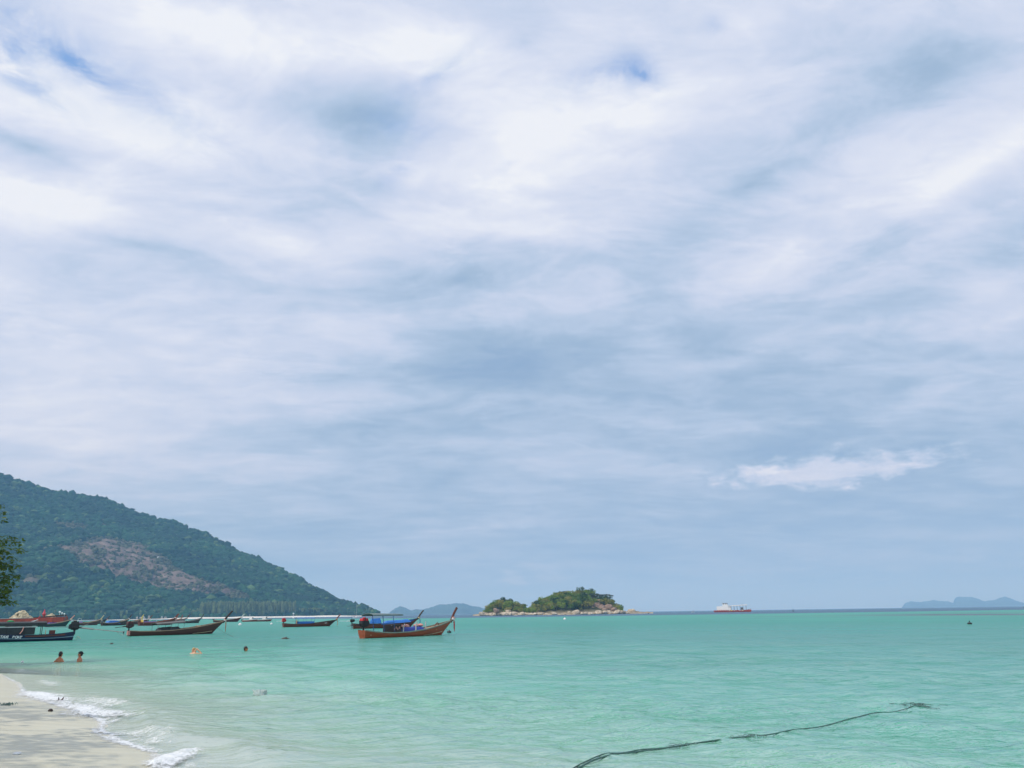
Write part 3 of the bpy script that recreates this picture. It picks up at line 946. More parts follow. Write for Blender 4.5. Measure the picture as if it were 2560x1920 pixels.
def place(stern_px, bow_x, Lw, lo, hi):
    S = ground(*stern_px)
    best = None
    for a in np.linspace(lo, hi, 721):
        Pp = S + Vector((math.cos(R(a)), math.sin(R(a)), 0)) * Lw
        e = abs(project([Pp])[0][0] - bow_x)
        if best is None or e < best[0]: best = (e, a)
    return S, R(best[1])


def roof_mb(x0, x1, w, z, rise=0.12, thick=0.03, slope=0.0, n=9):
    rings = []
    for i in range(7):
        x = x0 + (x1 - x0) * i / 6
        top, bot = [], []
        for j in range(n):
            u = -1 + 2 * j / (n - 1)
            zz_ = z + rise * (1 - u * u) + slope * (x - x0)
            top.append((x, u * w / 2, zz_ + thick)); bot.append((x, u * w / 2, zz_))
        rings.append(top + bot[::-1])
    return MB().rings(rings)


def tarp_mb(x0, x1, y0, y1, z0, z1, seed=1, lump=0.08, slope=0.0):
    """a lumpy sheet lashed over cargo: hangs down at the edges"""
    nx, ny = 22, 13
    V = []
    for i in range(nx):
        u = i / (nx - 1)
        for j in range(ny):
            v = j / (ny - 1)
            e = min(u, 1 - u, v * .8, (1 - v) * .8)
            k = min(1, e / 0.13) ** 0.6
            x = x0 + (x1 - x0) * u; y = y0 + (y1 - y0) * v
            z = z0 + (z1 - z0) * k + slope * (x - x0) + lump * k * (float(vnoise(np.array([u * 5 + seed]), np.array([v * 3.0]), seed)[0]) - 0.5) * 2
            V.append((x, y, z))
    Fc = [tuple(q) for q in grid_faces(nx, ny)]
    mb = MB(); mb.add(V, Fc)
    return mb


def squiggle(length, h, seed, n=5):
    """hand-painted round letters, as a row of little strokes (x along, z up)"""
    r_ = random.Random(seed); mb = MB(); x = 0.0; w = length / n
    for k in range(n):
        kind = r_.randint(0, 3)
        c = x + w * .45
        if kind == 0: pts = [(c - w * .3, 0, 0), (c - w * .3, 0, h), (c + w * .25, 0, h), (c + w * .25, 0, 0)]
        elif kind == 1: pts = [(c + w * .3 * math.cos(a), 0, h / 2 + h * .5 * math.sin(a)) for a in np.linspace(-2.6, 2.6, 9)]
        elif kind == 2: pts = [(c - w * .3, 0, h), (c - w * .3, 0, 0), (c + w * .3, 0, 0), (c + w * .3, 0, h * 1.25)]
        else: pts = [(c - w * .3, 0, h * .6), (c, 0, h), (c + w * .3, 0, h * .6), (c + w * .2, 0, 0)]
        mb.tube(pts, h * .11, 5)
        x += w
    return mb


def engine_parts(root, H, x, z, blockm, shaft_dir, shaft_len, tiller_len=1.6, capm=None, shaftm=None, tiller_up=0.0, size=1.0, detail=True):
    """car engine on a swivel at the stern, with its long propeller shaft behind and a tiller in front"""
    s = size
    MB().tube([(x, 0, H.z1(0) - 0.25), (x, 0, z)], 0.07 * s, 8).box((x, 0, z), (.22 * s, .3 * s, .06 * s)).build('engine_post', BLACK, root)
    mb = MB().box((x + .05, 0, z + .26 * s), (.62 * s, .40 * s, .36 * s)).box((x + .02, 0, z + .08 * s), (.46 * s, .28 * s, .14 * s), None, 1.2)
    mb.tube([(x - .18 * s, .24 * s, z + .18 * s), (x + .2 * s, .24 * s, z + .18 * s)], .06 * s, 8)
    mb.tube([(x + .36 * s, 0, z + .25 * s), (x + .42 * s, 0, z + .25 * s)], .17 * s, 12)
    mb.tube([(x - .05, -.24 * s, z + .3 * s), (x - .1, -.3 * s, z + .62 * s)], .035 * s, 6)
    e = mb.build('engine', blockm, root)
    if capm:
        MB().box((x + .03, 0, z + .52 * s), (.54 * s, .42 * s, .18 * s), None, .85).tube([(x + .05, 0, z + .60 * s), (x + .05, 0, z + .68 * s)], .12 * s, 10).build('engine_cover', capm, e)
    d = Vector(shaft_dir).normalized(); p0 = Vector((x - .28 * s, 0, z + .16 * s)); p1 = p0 + d * shaft_len
    sh = MB().tube([p0, p0 + d * shaft_len * .32], .055 * s, 8).tube([p0 + d * shaft_len * .30, p1], .028 * s, 8).build('propeller_shaft', shaftm or STEEL, root, True)
    if detail:
        side = d.cross(Vector((0, 0, 1))).normalized(); up = side.cross(d)
        pm = MB().tube([p1 - d * .10, p1 + d * .06], .045, 8)
        for k in range(3):
            a = k * 2.094 + .5
            q = side * math.cos(a) + up * math.sin(a)
            pm.bar(p1 + q * .02, p1 + q * .20, .11, .015)
        pm.build('propeller', STEEL, sh)
        g0 = p0 + d * shaft_len * .84
        MB().tube([g0, g0 + d * shaft_len * .10 - up * .26, p1 + d * .05 - up * .30], .014, 6).tube([p1 - up * .30 + d * .05, p1 + up * .12 + d * .06], .012, 6).build('propeller_guard', STEEL, sh)
    MB().tube([(x + .30 * s, 0.05, z + .22 * s), (x + .30 * s + tiller_len * .4, .06, z + .20 * s + tiller_up * .4), (x + .30 * s + tiller_len, .08, z + .17 * s + tiller_up)], .024 * s, 6).build('tiller', STEEL, root)
    return e


def prow(root, H, height, lean, postm, ribbons, tail_len=0.7, width=1.0, tails=None):
    """the upswept stem post with cloths wound round its foot"""
    tip = Vector(H.pt(1.0, 1.0, 1)); tip.y = 0
    a = tip + Vector((-.22, 0, -.16)); b_ = tip + Vector((lean, 0, height))
    rings = []
    for k in range(9):
        u = k / 8
        p = a.lerp(b_, u) + Vector((-.07 * math.sin(u * math.pi), 0, 0))
        w_ = (.085 - .02 * u) * width; t_ = (.15 - .035 * u + (.02 if k == 8 else 0)) * width
        d = (b_ - a).normalized(); n_ = Vector((d.z, 0, -d.x))
        rings.append([p + n_ * (t_ * math.cos(q)) + Vector((0, w_ * math.sin(q), 0)) for q in np.linspace(0, 2 * math.pi, 9)[:-1]])
    MB().rings(rings).build('prow_post', postm, root, True)
    d = (b_ - a).normalized(); n_ = Vector((d.z, 0, -d.x)); base = tip
    for i, m_ in enumerate(ribbons):
        c = base + d * (.06 + i * .10)
        pts = [c + n_ * (.175 * width * math.cos(q)) + Vector((0, .12 * width * math.sin(q), 0)) + d * .03 * math.sin(3 * q) for q in np.linspace(0, 2 * math.pi, 15)]
        MB().tube(pts, .055 * width, 6).build('ribbon', m_, root, True)
    for i, m_ in enumerate(tails if tails is not None else ribbons[:1]):
        q0 = base + n_ * .20 * width + d * .05 + Vector((0, .05 * (i - .5), 0))
        pts = [q0, q0 + Vector((.05, 0.02, -tail_len * .3)), q0 + Vector((.02, -.02, -tail_len * .65)), q0 + Vector((.05 + .04 * i, .02, -tail_len * (1 - .2 * i)))]
        MB().tube(pts, [.07 * width, .065 * width, .06 * width, .03 * width], 6, .45).build('ribbon_tail', m_, root, True)
    return tip


def canopy(root, x0, x1, w, zroof, zfeet, roofm, postm, npair=2, rise=.12, slope=0.0, overhang=.25, r=.025, lean=0.0):
    roof_mb(x0, x1, w, zroof, rise, .035, slope).build('canopy', roofm, root, True)
    for i in range(npair):
        x = x0 + overhang + (x1 - x0 - 2 * overhang) * (i / max(npair - 1, 1))
        for sy in (1, -1):
            y = sy * (w / 2 - .08)
            MB().tube([(x + lean, y, zfeet), (x + lean * .4, y, (zfeet + zroof) / 2 + .2), (x, y * .97, zroof + slope * (x - x0) + .03)], r, 6).build('canopy_post', postm, root)


def boat_base(label, group, stern, bow_x, L, lo, hi, beam, sheer, hullm, railm, cat='boat', wl=0.86, name='longtail_boat', railw=.07, railh=.08, interior=WOOD_BROWN):
    S, th = place(stern, bow_x, L * wl, lo, hi)
    root = empty(name, S, th, label, cat, group)
    H = Hull(L, beam, sheer, wl=wl)
    H.mesh().build('hull', hullm, root, True)
    for sd_ in (1, -1): H.rail(railw, railh, sd_).build('gunwale', railm, root)
    return root, H


def thwarts(root, H, ts, m_, drop=.12):
    for t in ts:
        p = H.pt(t, 1, 1); w = 2 * (p[1] - .04)
        MB().box((p[0], 0, p[2] - drop), (.26, w, .045)).build('thwart', m_, root)


def foredeck(root, H, m_, t0=.74, t1=.985, drop=.07):
    ts = np.linspace(t0, t1, 9)
    for a, b_ in zip(ts[:-1], ts[1:]):
        pa, pb = H.pt(a, 1, 1), H.pt(b_ - .003, 1, 1)
        ya, yb = max(pa[1] - .05, .01), max(pb[1] - .05, .01)
        za, zb = pa[2] - drop, pb[2] - drop
        MB().rings([[(pa[0], -ya, za), (pa[0], ya, za), (pa[0], ya, za - .03), (pa[0], -ya, za - .03)],
                    [(pb[0], -yb, zb), (pb[0], yb, zb), (pb[0], yb, zb - .03), (pb[0], -yb, zb - .03)]]).build('deck_plank', m_, root)


def on_boat(boat, name, mb, m_, label, cat, group=None, smooth=True):
    """a loose thing lying in a boat: built in the boat's own coordinates, with its origin at its foot"""
    V = np.array(mb.v); c = np.array([V[:, 0].mean(), V[:, 1].mean(), V[:, 2].min()])
    mb.v = [tuple(q) for q in (V - c)]
    M = Matrix.Translation(boat.location) @ Matrix.Rotation(boat.rotation_euler.z, 4, 'Z')
    o = mb.build(name, m_, None, smooth)
    o.location = M @ Vector(c); o.rotation_euler = (0, 0, boat.rotation_euler.z)
    return tag(o, label, cat, group)


GB = 'long-tailed boats moored off the beach'

# --- the orange-brown boat
b1, H = boat_base('varnished orange-brown longtail boat with grey-green rail, nearest boat right of the mountain', GB, (905, 1595), 1102, 11.4, 5, 80, 1.95,
                  [.68, .49, .38, .42, .62, .93, 1.40], WOOD_ORANGE, SAGE, railw=.09, railh=.10)
thwarts(b1, H, (.12, .56, .64, .70), WOOD_RED); foredeck(b1, H, WOOD_PALE, .76)
for sd_ in (1, -1):
    H.band(.30, .36, .012, sd_, .70, .97, 12).build('bow_stripe', CREAM, b1)
    H.band(.18, .28, .010, sd_, 0, .66, 24).build('boot_stripe', WOOD_RED, b1)
tip = prow(b1, H, 1.25, .62, WOOD_RED, [WHITECLOTH, WHITECLOTH, PINK], 1.05, 1.15, [REDCLOTH, PINK])
engine_parts(b1, H, .12, .98, BLACK, (-.95, -.1, -.05), 1.1, 1.5, REDP, BLACK, size=1.25)
canopy(b1, .55, 4.1, 1.75, 2.02, .45, TEALROOF, BLUEP, 2, .14, -.02, 1.15, .032, .25)
for sd_ in (1, -1): MB().box((2.32, sd_ * .87, 1.99), (3.6, .04, .13)).build('canopy_valance', TEALROOF, b1)
# box of boards amidships, posts and the blue-covered cargo
mb = MB()
for k in range(6): mb.box((3.05 + k * .165, -.78, .78), (.155, .04, .66))
mb.box((3.46, 0, .74), (.95, 1.5, .58)).box((3.46, 0, 1.10), (1.05, 1.62, .05))
mb.build('engine_box', WOOD_DARK, b1)
for k in range(4): MB().box((3.15 + k * .2, -.81, .72 + .12 * (k % 2)), (.08, .02, .2)).build('box_panel', PINK, b1)
for x in (4.15, 5.75, 7.15):
    for sd_ in (1, -1):
        t = x / (11.4 * .86); p = H.pt(t, 1, sd_)
        MB().box((x, p[1] - sd_ * .07, p[2] + .30), (.09, .07, .72)).build('cargo_post', OFFWHITE, b1)
arch = [(8.55 + 1.0 * u, -.45 + .35 * u, H.z1(.83) - .05 + .34 * math.sin(math.pi * u)) for u in np.linspace(0, 1, 13)]
MB().tube(arch, .05, 8).build('bow_hoop', WOOD_RED, b1, True)
mb = squiggle(1.15, .20, 4, 5)
lm = Matrix.Translation(Vector(H.pt(.875, .62, -1)) + Vector((-.45, -.13, -.05))) @ Matrix.Rotation(R(22), 4, 'Z') @ Matrix.Rotation(R(-14), 4, 'Y')
mb.v = [tuple(lm @ Vector(q)) for q in mb.v]
mb.build('painted_name', YELLOW, b1)
for (zz0, m_) in ((.24, CREAM),):
    for x in (.55, 1.95): MB().box((x, -H.b(x / 10.5) * .88 - .012, .30), (.05, .05, .24)).build('hull_cleat', m_, b1)
on_boat(b1, 'tarpaulin', tarp_mb(4.2, 7.1, -.86, .8, .42, .80, 3, .07, .03), BLUED, 'deep blue tarpaulin over the cargo amidships in the orange-brown boat', 'tarpaulin')
for k, (x, y) in enumerate(((4.55, -.25), (5.05, -.3), (6.35, -.2), (6.8, -.3))):
    on_boat(b1, 'cloth_bundle', MB().ball((x, y, .93 + .03 * (x - 4.2)), (.30, .26, .15), nu=10, nv=6, jit=.12), PINK,
            'pink cloth bundle lying on the deep blue tarpaulin of the orange-brown boat', 'bundle', 'pink bundles on the blue tarpaulin')


def mooring(boat, H, ends, label, r=.018, m_=ROPE):
    M = Matrix.Translation(boat.location) @ Matrix.Rotation(boat.rotation_euler.z, 4, 'Z')
    a = M @ Vector(H.pt(.985, .55, -1))
    mb = MB()
    for e in ends:
        e = Vector(e)
        mb.tube([a.lerp(e, u) + Vector((0, 0, -.10 * math.sin(math.pi * u))) for u in np.linspace(0, 1, 9)], r, 6)
    o = mb.build('mooring_rope', m_)
    return tag(o, label, 'rope')


bp = ground(1123, 1581.5)
mooring(b1, H, [(bp.x, bp.y, .06), (bp.x - 1.5, bp.y - .3, .0)], 'pair of mooring ropes from the orange-brown bow down to the dark float')
o = MB().ball((0, 0, .05), (.26, .26, .19), nu=14, nv=8).tube([(0, 0, .2), (0, 0, .32)], .04, 8).build('mooring_buoy', BLACK, None, True)
o.location = (bp.x, bp.y, -.02); tag(o, 'dark round mooring float in the water ahead of the orange-brown bow', 'buoy')

# --- the boat behind it with blue covers
b2, H = boat_base('dark red longtail boat under blue covers lying behind the orange-brown boat', GB, (883, 1572), 1024, 10.6, 2, 60, 1.9,
                  [.78, .66, .60, .70, .90, 1.1, 1.42], WOOD_RED, WOOD_DARK)
prow(b2, H, 1.25, .78, WOOD_DARK, [CREAM, WOOD_PALE], 1.1, 1.0, [BLUEP])
thwarts(b2, H, (.1, .2, .3), WOOD_BROWN)
engine_parts(b2, H, -.25, 1.0, BLACK, (-1, 0, .02), 1.7, 1.3, None, WHITE, size=1.0, detail=False)
MB().tube([(-.1, -.2, .45), (-1.0, -.2, .42)], .04, 6).build('boat_pole', STEEL, b2)
for sd_ in (1, -1): H.band(.88, 1.02, .03, sd_, .46, .95, 16).build('gunwale_cover', BLUE, b2)
on_boat(b2, 'tarpaulin', tarp_mb(4.6, 9.2, -.95, .95, .62, 1.06, 5, .05, .06), BLUE, 'long bright blue tarpaulin covering the fore half of the dark red boat behind', 'tarpaulin')
on_boat(b2, 'tarpaulin', tarp_mb(2.6, 4.3, -.9, .2, .75, 1.5, 8, .14), BLUE, 'bundled bright blue tarpaulin heaped aft of the middle in the dark red boat behind', 'tarpaulin')
on_boat(b2, 'white_sack', MB().ball((3.05, -.35, .72), (.35, .28, .20), nu=10, nv=7, jit=.10), WHITECLOTH, 'white sack lying under the heaped blue tarpaulin', 'sack')

# --- brown boat with the small blue-roofed shelter
b3, H = boat_base('brown longtail boat with a small square blue shelter and red engine', GB, (708, 1568), 823, 11.2, 2, 60, 1.75,
                  [.72, .58, .50, .54, .72, .95, 1.22], WOOD_RED, WOOD_BROWN)
H.band(.30, 1.0, .012, -1, .70, .985, 12).build('bow_panel', WOOD_DARK, b3); H.band(.30, 1.0, .012, 1, .70, .985, 12).build('bow_panel', WOOD_DARK, b3)
prow(b3, H, 1.02, .75, WOOD_RED, [WOOD_PALE, CREAM], 1.25, 1.0, [CREAM, CREAM])
engine_parts(b3, H, .0, .95, REDP, (-1, .1, .0), 1.1, 2.6, REDP, WHITE, tiller_up=-.12, size=1.15, detail=False)
canopy(b3, 2.6, 6.2, 1.5, 1.60, .45, BLUE, BLUEP, 3, .10, 0, .12, .03)
for sd_ in (1, -1):
    MB().box((4.45, sd_ * .70, .80), (3.3, .03, .42)).build('shelter_curtain', BLUE, b3)
MB().box((2.45, -.55, .95), (.12, .3, .8)).build('shelter_board', WOOD_PALE, b3)
thwarts(b3, H, (.12, .62, .7), WOOD_BROWN); foredeck(b3, H, WOOD_BROWN, .78)
mb = squiggle(1.2, .20, 9, 6)
lm = Matrix.Translation(Vector(H.pt(.845, .66, -1)) + Vector((-.3, -.16, -.08))) @ Matrix.Rotation(R(18), 4, 'Z') @ Matrix.Rotation(R(-12), 4, 'Y')
mb.v = [tuple(lm @ Vector(q)) for q in mb.v]
mb.build('painted_name', WHITE, b3)

# --- dark brown boat on the left, bow to the right
b4, H = boat_base('dark brown longtail boat with low grey canopy, right of the taxi boat', GB, (322, 1590.5), 528, 12.2, 2, 60, 1.85,
                  [.62, .52, .50, .58, .80, 1.10, 1.52], WOOD_BROWN, WOOD_PALE, railw=.07, railh=.07)
for sd_ in (1, -1): H.band(.28, .33, .012, sd_, .72, .965, 12).build('bow_stripe', CREAM, b4)
prow(b4, H, 1.28, 1.02, WOOD_DARK, [WHITECLOTH, PINK], 1.25, 1.05, [WOOD_PALE, CREAM])
engine_parts(b4, H, -.10, .95, WOOD_DARK, (-1, .05, -.10), 1.3, 2.6, MAROON, BLACK, size=1.15, detail=False)
canopy(b4, 2.9, 6.5, 1.7, 1.30, .45, GREYROOF, STEEL, 3, .14, .055, .15, .022)
for sd_ in (1, -1): MB().bar((2.9, sd_ * .84, 1.28), (6.5, sd_ * .84, 1.48), .04, .12).build('canopy_valance', GREYROOF, b4)
mb = MB()
for k in range(4): mb.box((-.22, -.42 + k * .07, .38), (.30, .05, .46))
mb.build('stern_rack', PINK, b4)
thwarts(b4, H, (.1, .22, .62, .72), WOOD_RED); foredeck(b4, H, WOOD_BROWN, .76)
MB().box((8.6, 0, 1.0), (.2, 1.0, .10)).build('bow_bitt', WOOD_PALE, b4)
on_boat(b4, 'tarpaulin', tarp_mb(3.4, 6.1, -.80, .8, .46, .92, 11, .10, .03), DARKTARP, 'crumpled dark tarpaulin heaped under the low grey canopy', 'tarpaulin')
bp = ground(585, 1592)
mooring(b4, H, [(bp.x, bp.y, -.02)], 'thin mooring rope running from the dark brown bow into the water')

# --- the taxi boat at the left edge, stern towards the right
b5, H = boat_base('navy and maroon taxi boat with dark canopy at the left edge', GB, (180, 1600), -120, 11.6, 185, 260, 2.0,
                  [.78, .62, .56, .60, .78, 1.05, 1.5], NAVY, NAVY, railw=.07, railh=.06)
for sd_ in (1, -1):
    H.band(.56, .635, .020, sd_, 0, .98).build('hull_stripe', mat('dull_blue_stripe', (.22, .33, .40), .5, .2, 2.0), b5)
    H.band(.05, .54, .012, sd_, 0, .97).build('hull_bottom', MAROON, b5)
    H.band(.80, .97, .010, sd_, .08, .42, 14).build('side_board', WOOD_RED, b5)
prow(b5, H, 1.2, .9, WOOD_RED, [WHITECLOTH, PINK], .9, 1.0)
engine_parts(b5, H, -.10, .98, BLACK, (-.74, .66, -.10), 5.0, 2.3, BLACK, STEEL, tiller_up=.12, size=1.35)
MB().tube([(-.5, .12, 1.25), (-1.3, .3, 1.55)], .03, 6).build('exhaust_pipe', STEEL, b5)
canopy(b5, 2.5, 7.6, 1.8, 1.68, .5, DARKTARP, BLACK, 4, .16, 0, .35, .03)
for sd_ in (1, -1):
    MB().box((5.05, sd_ * .90, 1.60), (5.1, .05, .26)).build('canopy_valance', DARKTARP, b5)
    MB().box((5.4, sd_ * .88, 1.36), (4.2, .03, .09)).build('canopy_rail', OFFWHITE, b5)
    MB().box((5.4, sd_ * .80, .98), (3.9, .03, .66)).build('side_curtain', DARKTARP, b5)
    for x in (4.45, 6.6):
        MB().tube([(x + .25, sd_ * .90, .72), (x + .08, sd_ * .92, 1.0), (x, sd_ * .92, 1.36)], .05, 6).build('roof_bracket', PINK, b5)
thwarts(b5, H, (.08, .16, .24), WOOD_RED)
MB().box((1.9, .2, .80), (.5, .6, .40)).build('seat_box', WOOD_RED, b5)
MB().box((2.5, .60, .82), (.06, .06, .5)).build('stern_rail_post', CREAM, b5)
q0, q1 = Vector(H.pt(.615, .80, 1)), Vector(H.pt(.465, .80, 1))
for k, ch_ in enumerate('TAXI BOAT'):
    if ch_ == ' ': continue
    cu = bpy.data.curves.new('letter', 'FONT'); cu.body = ch_; cu.size = .33; cu.extrude = .012; cu.shear = .18; cu.offset = .012
    to = bpy.data.objects.new('letter', cu); col.objects.link(to)
    dg = bpy.context.evaluated_depsgraph_get(); lme = bpy.data.meshes.new_from_object(to.evaluated_get(dg)); lme.name = 'letter'
    bpy.data.objects.remove(to); bpy.data.curves.remove(cu)
    lme.materials.clear()
    q = q0.lerp(q1, k / 8)
    lo_ = link_mesh('letter', lme, WHITE, b5, (q[0], q[1] + .045, q[2] - .13)); lo_.rotation_euler = (R(90), 0, R(180 - 2))
on_boat(b5, 'green_bag', MB().ball((5.6, .1, 1.90), (.32, .25, .12), nu=10, nv=6, jit=.12), GREENCLOTH, 'green bag lying on the dark canopy of the taxi boat', 'bag')
bp = ground(189, 1597)
o = MB().tube([(0, 0, -.1), (.15, 0, .25), (.45, 0, .12), (.6, 0, -.1)], .022, 6).tube([(.05, .05, -.1), (.3, .05, .2), (.4, .05, -.1)], .018, 6).build('stern_line', ROPEPALE)
o.location = bp; tag(o, 'pale coiled stern line dipping into the water behind the taxi boat', 'rope')


# --- the row of smaller boats further out
def far_boat(label, stern, bow_x, hullm, railm, ribbons=(WHITECLOTH,), post=WOOD_RED, L=10.5, sheer=None, can=None, eng=None, lo=0, hi=70, lean=1.0, ph=1.35, beam=1.9):
    r_, Hh = boat_base(label, GB, stern, bow_x, L, lo, hi, beam, sheer or [.95, .82, .76, .86, 1.12, 1.45, 1.95], hullm, railm, railw=.11, railh=.16)
    prow(r_, Hh, ph, lean, post, list(ribbons), .9, 1.5)
    thwarts(r_, Hh, (.15, .65), WOOD_PALE)
    if can: canopy(r_, *can[:2], 1.5, can[2], .45, can[3], can[4], 3, .08, 0, .15, .035)
    if eng: engine_parts(r_, Hh, -.05, .95, eng, (-1, 0, .08), 1.6, 1.2, None, STEEL, size=1.1, detail=False)
    return r_, Hh


fb, H = far_boat('longtail boat with white rail and blue-grey roof behind the taxi boat canopy', (14, 1567), 80, WOOD_BROWN, WHITE, (PINK, WHITECLOTH), REDCLOTH, can=(1.2, 5.5, 1.35, LTBLUE, WHITE))
fb, H = far_boat('small longtail boat with orange post, middle one of three posts before the red barge', (47, 1562.5), 99, WOOD_ORANGE, WOOD_PALE, (CREAM,), WOOD_ORANGE)
fb, H = far_boat('small longtail boat with pale post against the right end of the red barge', (62, 1561.5), 114, WOOD_PALE, WOOD_PALE, (PINK, WHITECLOTH), PINK)
fb, H = far_boat('dark green longtail boat with pale sheer and blue heap, prow above the taxi engine', (92, 1567), 164, mat('dark_green_paint', (.012, .045, .035), .5, .25, 1.5), WOOD_PALE, (WHITECLOTH, YELLOW), PINK, can=None, eng=BLACK)
on_boat(fb, 'tarpaulin', tarp_mb(3.2, 6.2, -.7, .7, .5, 1.15, 21, .08), BLUED, 'dark blue tarpaulin heaped in the dark green longtail boat', 'tarpaulin')
fb, H = far_boat('brown longtail boat with cream-ribboned prow just right of the taxi engine', (186, 1564), 241, WOOD_BROWN, WOOD_PALE, (CREAM, YELLOW), CREAM, L=10.8, eng=RUSTD)
on_boat(fb, 'cargo_heap', tarp_mb(1.0, 2.8, -.7, .7, .5, 1.3, 23, .12), PURPLE, 'purple and white cargo heap at the stern of the cream-ribboned boat', 'cargo')
MB().tube([(.6, -.6, .5), (.6, -.6, 2.1), (1.1, -.6, 2.4), (1.9, -.6, 2.3), (2.2, -.6, 1.6)], .05, 6).build('stern_hoop', WHITE, fb)
fb, H = far_boat('longtail boat with bright blue covered cargo in the middle of the far row', (254, 1564.5), 308, WOOD_DARK, WOOD_PALE, (WHITECLOTH,), WOOD_DARK, eng=STEEL)
on_boat(fb, 'tarpaulin', tarp_mb(1.6, 6.6, -.85, .85, .55, 1.45, 25, .10), BLUE, 'bright blue tarpaulin over the cargo in the middle of the far row', 'tarpaulin')
roof_mb(4.6, 8.2, 1.3, 1.55, .08, .05).build('canopy', OFFWHITE, fb, True)
for x in (4.9, 7.9):
    for sd_ in (1, -1): MB().tube([(x, sd_ * .5, .6), (x, sd_ * .5, 1.6)], .03, 6).build('canopy_post', WHITE, fb)
fb, H = far_boat('brown longtail boat with a thick yellow ribbon garland on its prow', (296, 1562.5), 336, WOOD_BROWN, WOOD_PALE, (YELLOW, YELLOW, YELLOW), YELLOW, lean=.6, L=10)
fb, H = far_boat('red-brown passenger longtail boat with white awning, longest in the far row', (347, 1564), 424, WOOD_RED, WOOD_ORANGE, (PINK, WHITECLOTH), WOOD_RED, L=12.0, can=(.8, 5.4, 1.75, WHITE, WHITE), eng=RUSTD)
for sd_ in (1, -1):
    MB().box((3.1, sd_ * .74, .95), (4.2, .03, .5)).build('side_curtain', PURPLE, fb)
MB().box((.9, 0, 1.2), (.08, 1.3, .9)).build('stern_screen', YELLOW, fb)
fb, H = far_boat('grey longtail boat with pale blue awning behind the red-brown passenger boat', (398, 1559.5), 457, WOOD_GREY, WOOD_BROWN, (WHITECLOTH,), WOOD_BROWN, can=(2, 5.5, 1.6, LTBLUE, WHITE))
fb, H = far_boat('small orange-brown longtail boat, its prow between two others in the far row', (415, 1558.5), 448, WOOD_ORANGE, WOOD_PALE, (CREAM,), WOOD_ORANGE, lean=.5, hi=80)
fb, H = far_boat('grey weathered longtail boat with dark post at the right end of the far row', (452, 1558.5), 496, WOOD_DARK, WOOD_GREY, (WOOD_GREY,), WOOD_DARK, hi=80)
fb, H = far_boat('slim maroon longtail boat alone behind the prow of the dark brown boat', (533, 1555.5), 594, MAROON, WOOD_PALE, (OFFWHITE,), OFFWHITE, L=12, eng=BLACK)
fb, H = far_boat('dark longtail boat with low blue roof, half hidden left of the bright blue cargo', (206, 1560.5), 258, WOOD_DARK, WOOD_BROWN, (PINK,), WOOD_DARK, can=(1.2, 5.6, 1.45, BLUED, WOOD_DARK), L=10)
fb, H = far_boat('dark brown longtail boat with brown awning behind the yellow-ribboned prow', (318, 1559.8), 366, WOOD_DARK, WOOD_RED, (CREAM,), WOOD_RED, can=(1.4, 6.0, 1.5, WOOD_BROWN, WOOD_DARK), L=10)
fb, H = far_boat('red-brown longtail boat with dark covers beside the long passenger boat', (372, 1562.5), 430, WOOD_RED, WOOD_BROWN, (PINK,), WOOD_ORANGE, can=(1.5, 6.5, 1.35, DARKTARP, WOOD_DARK), L=10.5)
fb, H = far_boat('dark longtail boat low against the middle of the red barge', (100, 1564), 148, WOOD_DARK, WOOD_PALE, (CREAM,), WOOD_ORANGE, L=10)


# --- speedboats
def speedboat(label, stern, bow_x, L, hullm, roof=True, lo=-10, hi=40):
    S, th = place(stern, bow_x, L * .9, lo, hi)
    r_ = empty('speedboat', S, th, label, 'boat', 'white motor boats')
    Hh = Hull(L, L * .27, [.85, .85, .86, .9, .98, 1.08, 1.2], wl=.88)
    Hh.mesh().build('hull', hullm, r_, True)
    for sd_ in (1, -1): Hh.band(.80, .97, .02, sd_).build('rub_rail', WHITE, r_)
    MB().box((L * .55, 0, 1.25), (L * .20, L * .17, .55), None, .8).build('console', WHITE, r_)
    MB().box((L * .655, 0, 1.65), (.06, L * .15, .40), Matrix.Rotation(R(-25), 3, 'Y')).build('windscreen', GLASS, r_)
    if roof:
        roof_mb(L * .12, L * .66, L * .22, 2.0, .12, .08).build('canopy', WHITE, r_, True)
        for x in (.16, .40, .63):
            for sd_ in (1, -1): MB().tube([(L * x, sd_ * L * .095, .9), (L * x, sd_ * L * .095, 2.04)], .04, 6).build('canopy_post', WHITE, r_)
    for sd_ in (1, -1):
        MB().box((-.25, sd_ * .4, .75), (.4, .34, .65), None, .8).box((-.25, sd_ * .4, .1), (.2, .12, .7)).build('outboard_motor', BLACK, r_)
    return r_


sb = speedboat('white-canopied speedboat with red-brown hull near the far sandbank', (636, 1554), 677, 8.6, WOOD_RED)
sb = speedboat('low open white motor boat with a thin mast beside the canopied speedboat', (607, 1554.5), 640, 7.2, RUSTD, False)
MB().tube([(3.2, 0, 1), (3.2, 0, 3.3)], .07, 6).box((3.2, 0, 2.2), (.5, .4, .25)).build('mast', WHITE, sb)

# --- sailing yacht under the end of the mountain
S = ground(882, 1545.3)
yr = empty('sailing_yacht', S, R(20), 'small white sailing yacht with bare mast under the end of the mountain', 'boat')
Hh = Hull(5.6, 1.8, [.75, .72, .7, .72, .78, .86, .95], wl=.9)
Hh.mesh().build('hull', WHITE, yr, True)
MB().box((2.4, 0, .95), (1.9, 1.0, .4), None, .85).build('cabin', WHITE, yr)
MB().tube([(2.9, 0, .6), (2.9, 0, 11.2)], [.09, .05], 8).build('mast', OFFWHITE, yr)
MB().tube([(2.9, 0, 1.7), (.4, 0, 1.6)], .08, 8).build('boom', REDCLOTH, yr)
for e in ((5.4, 0, .95), (.1, 0, .8)): MB().tube([(2.9, 0, 11), e], .015, 4).build('stay', STEEL, yr)

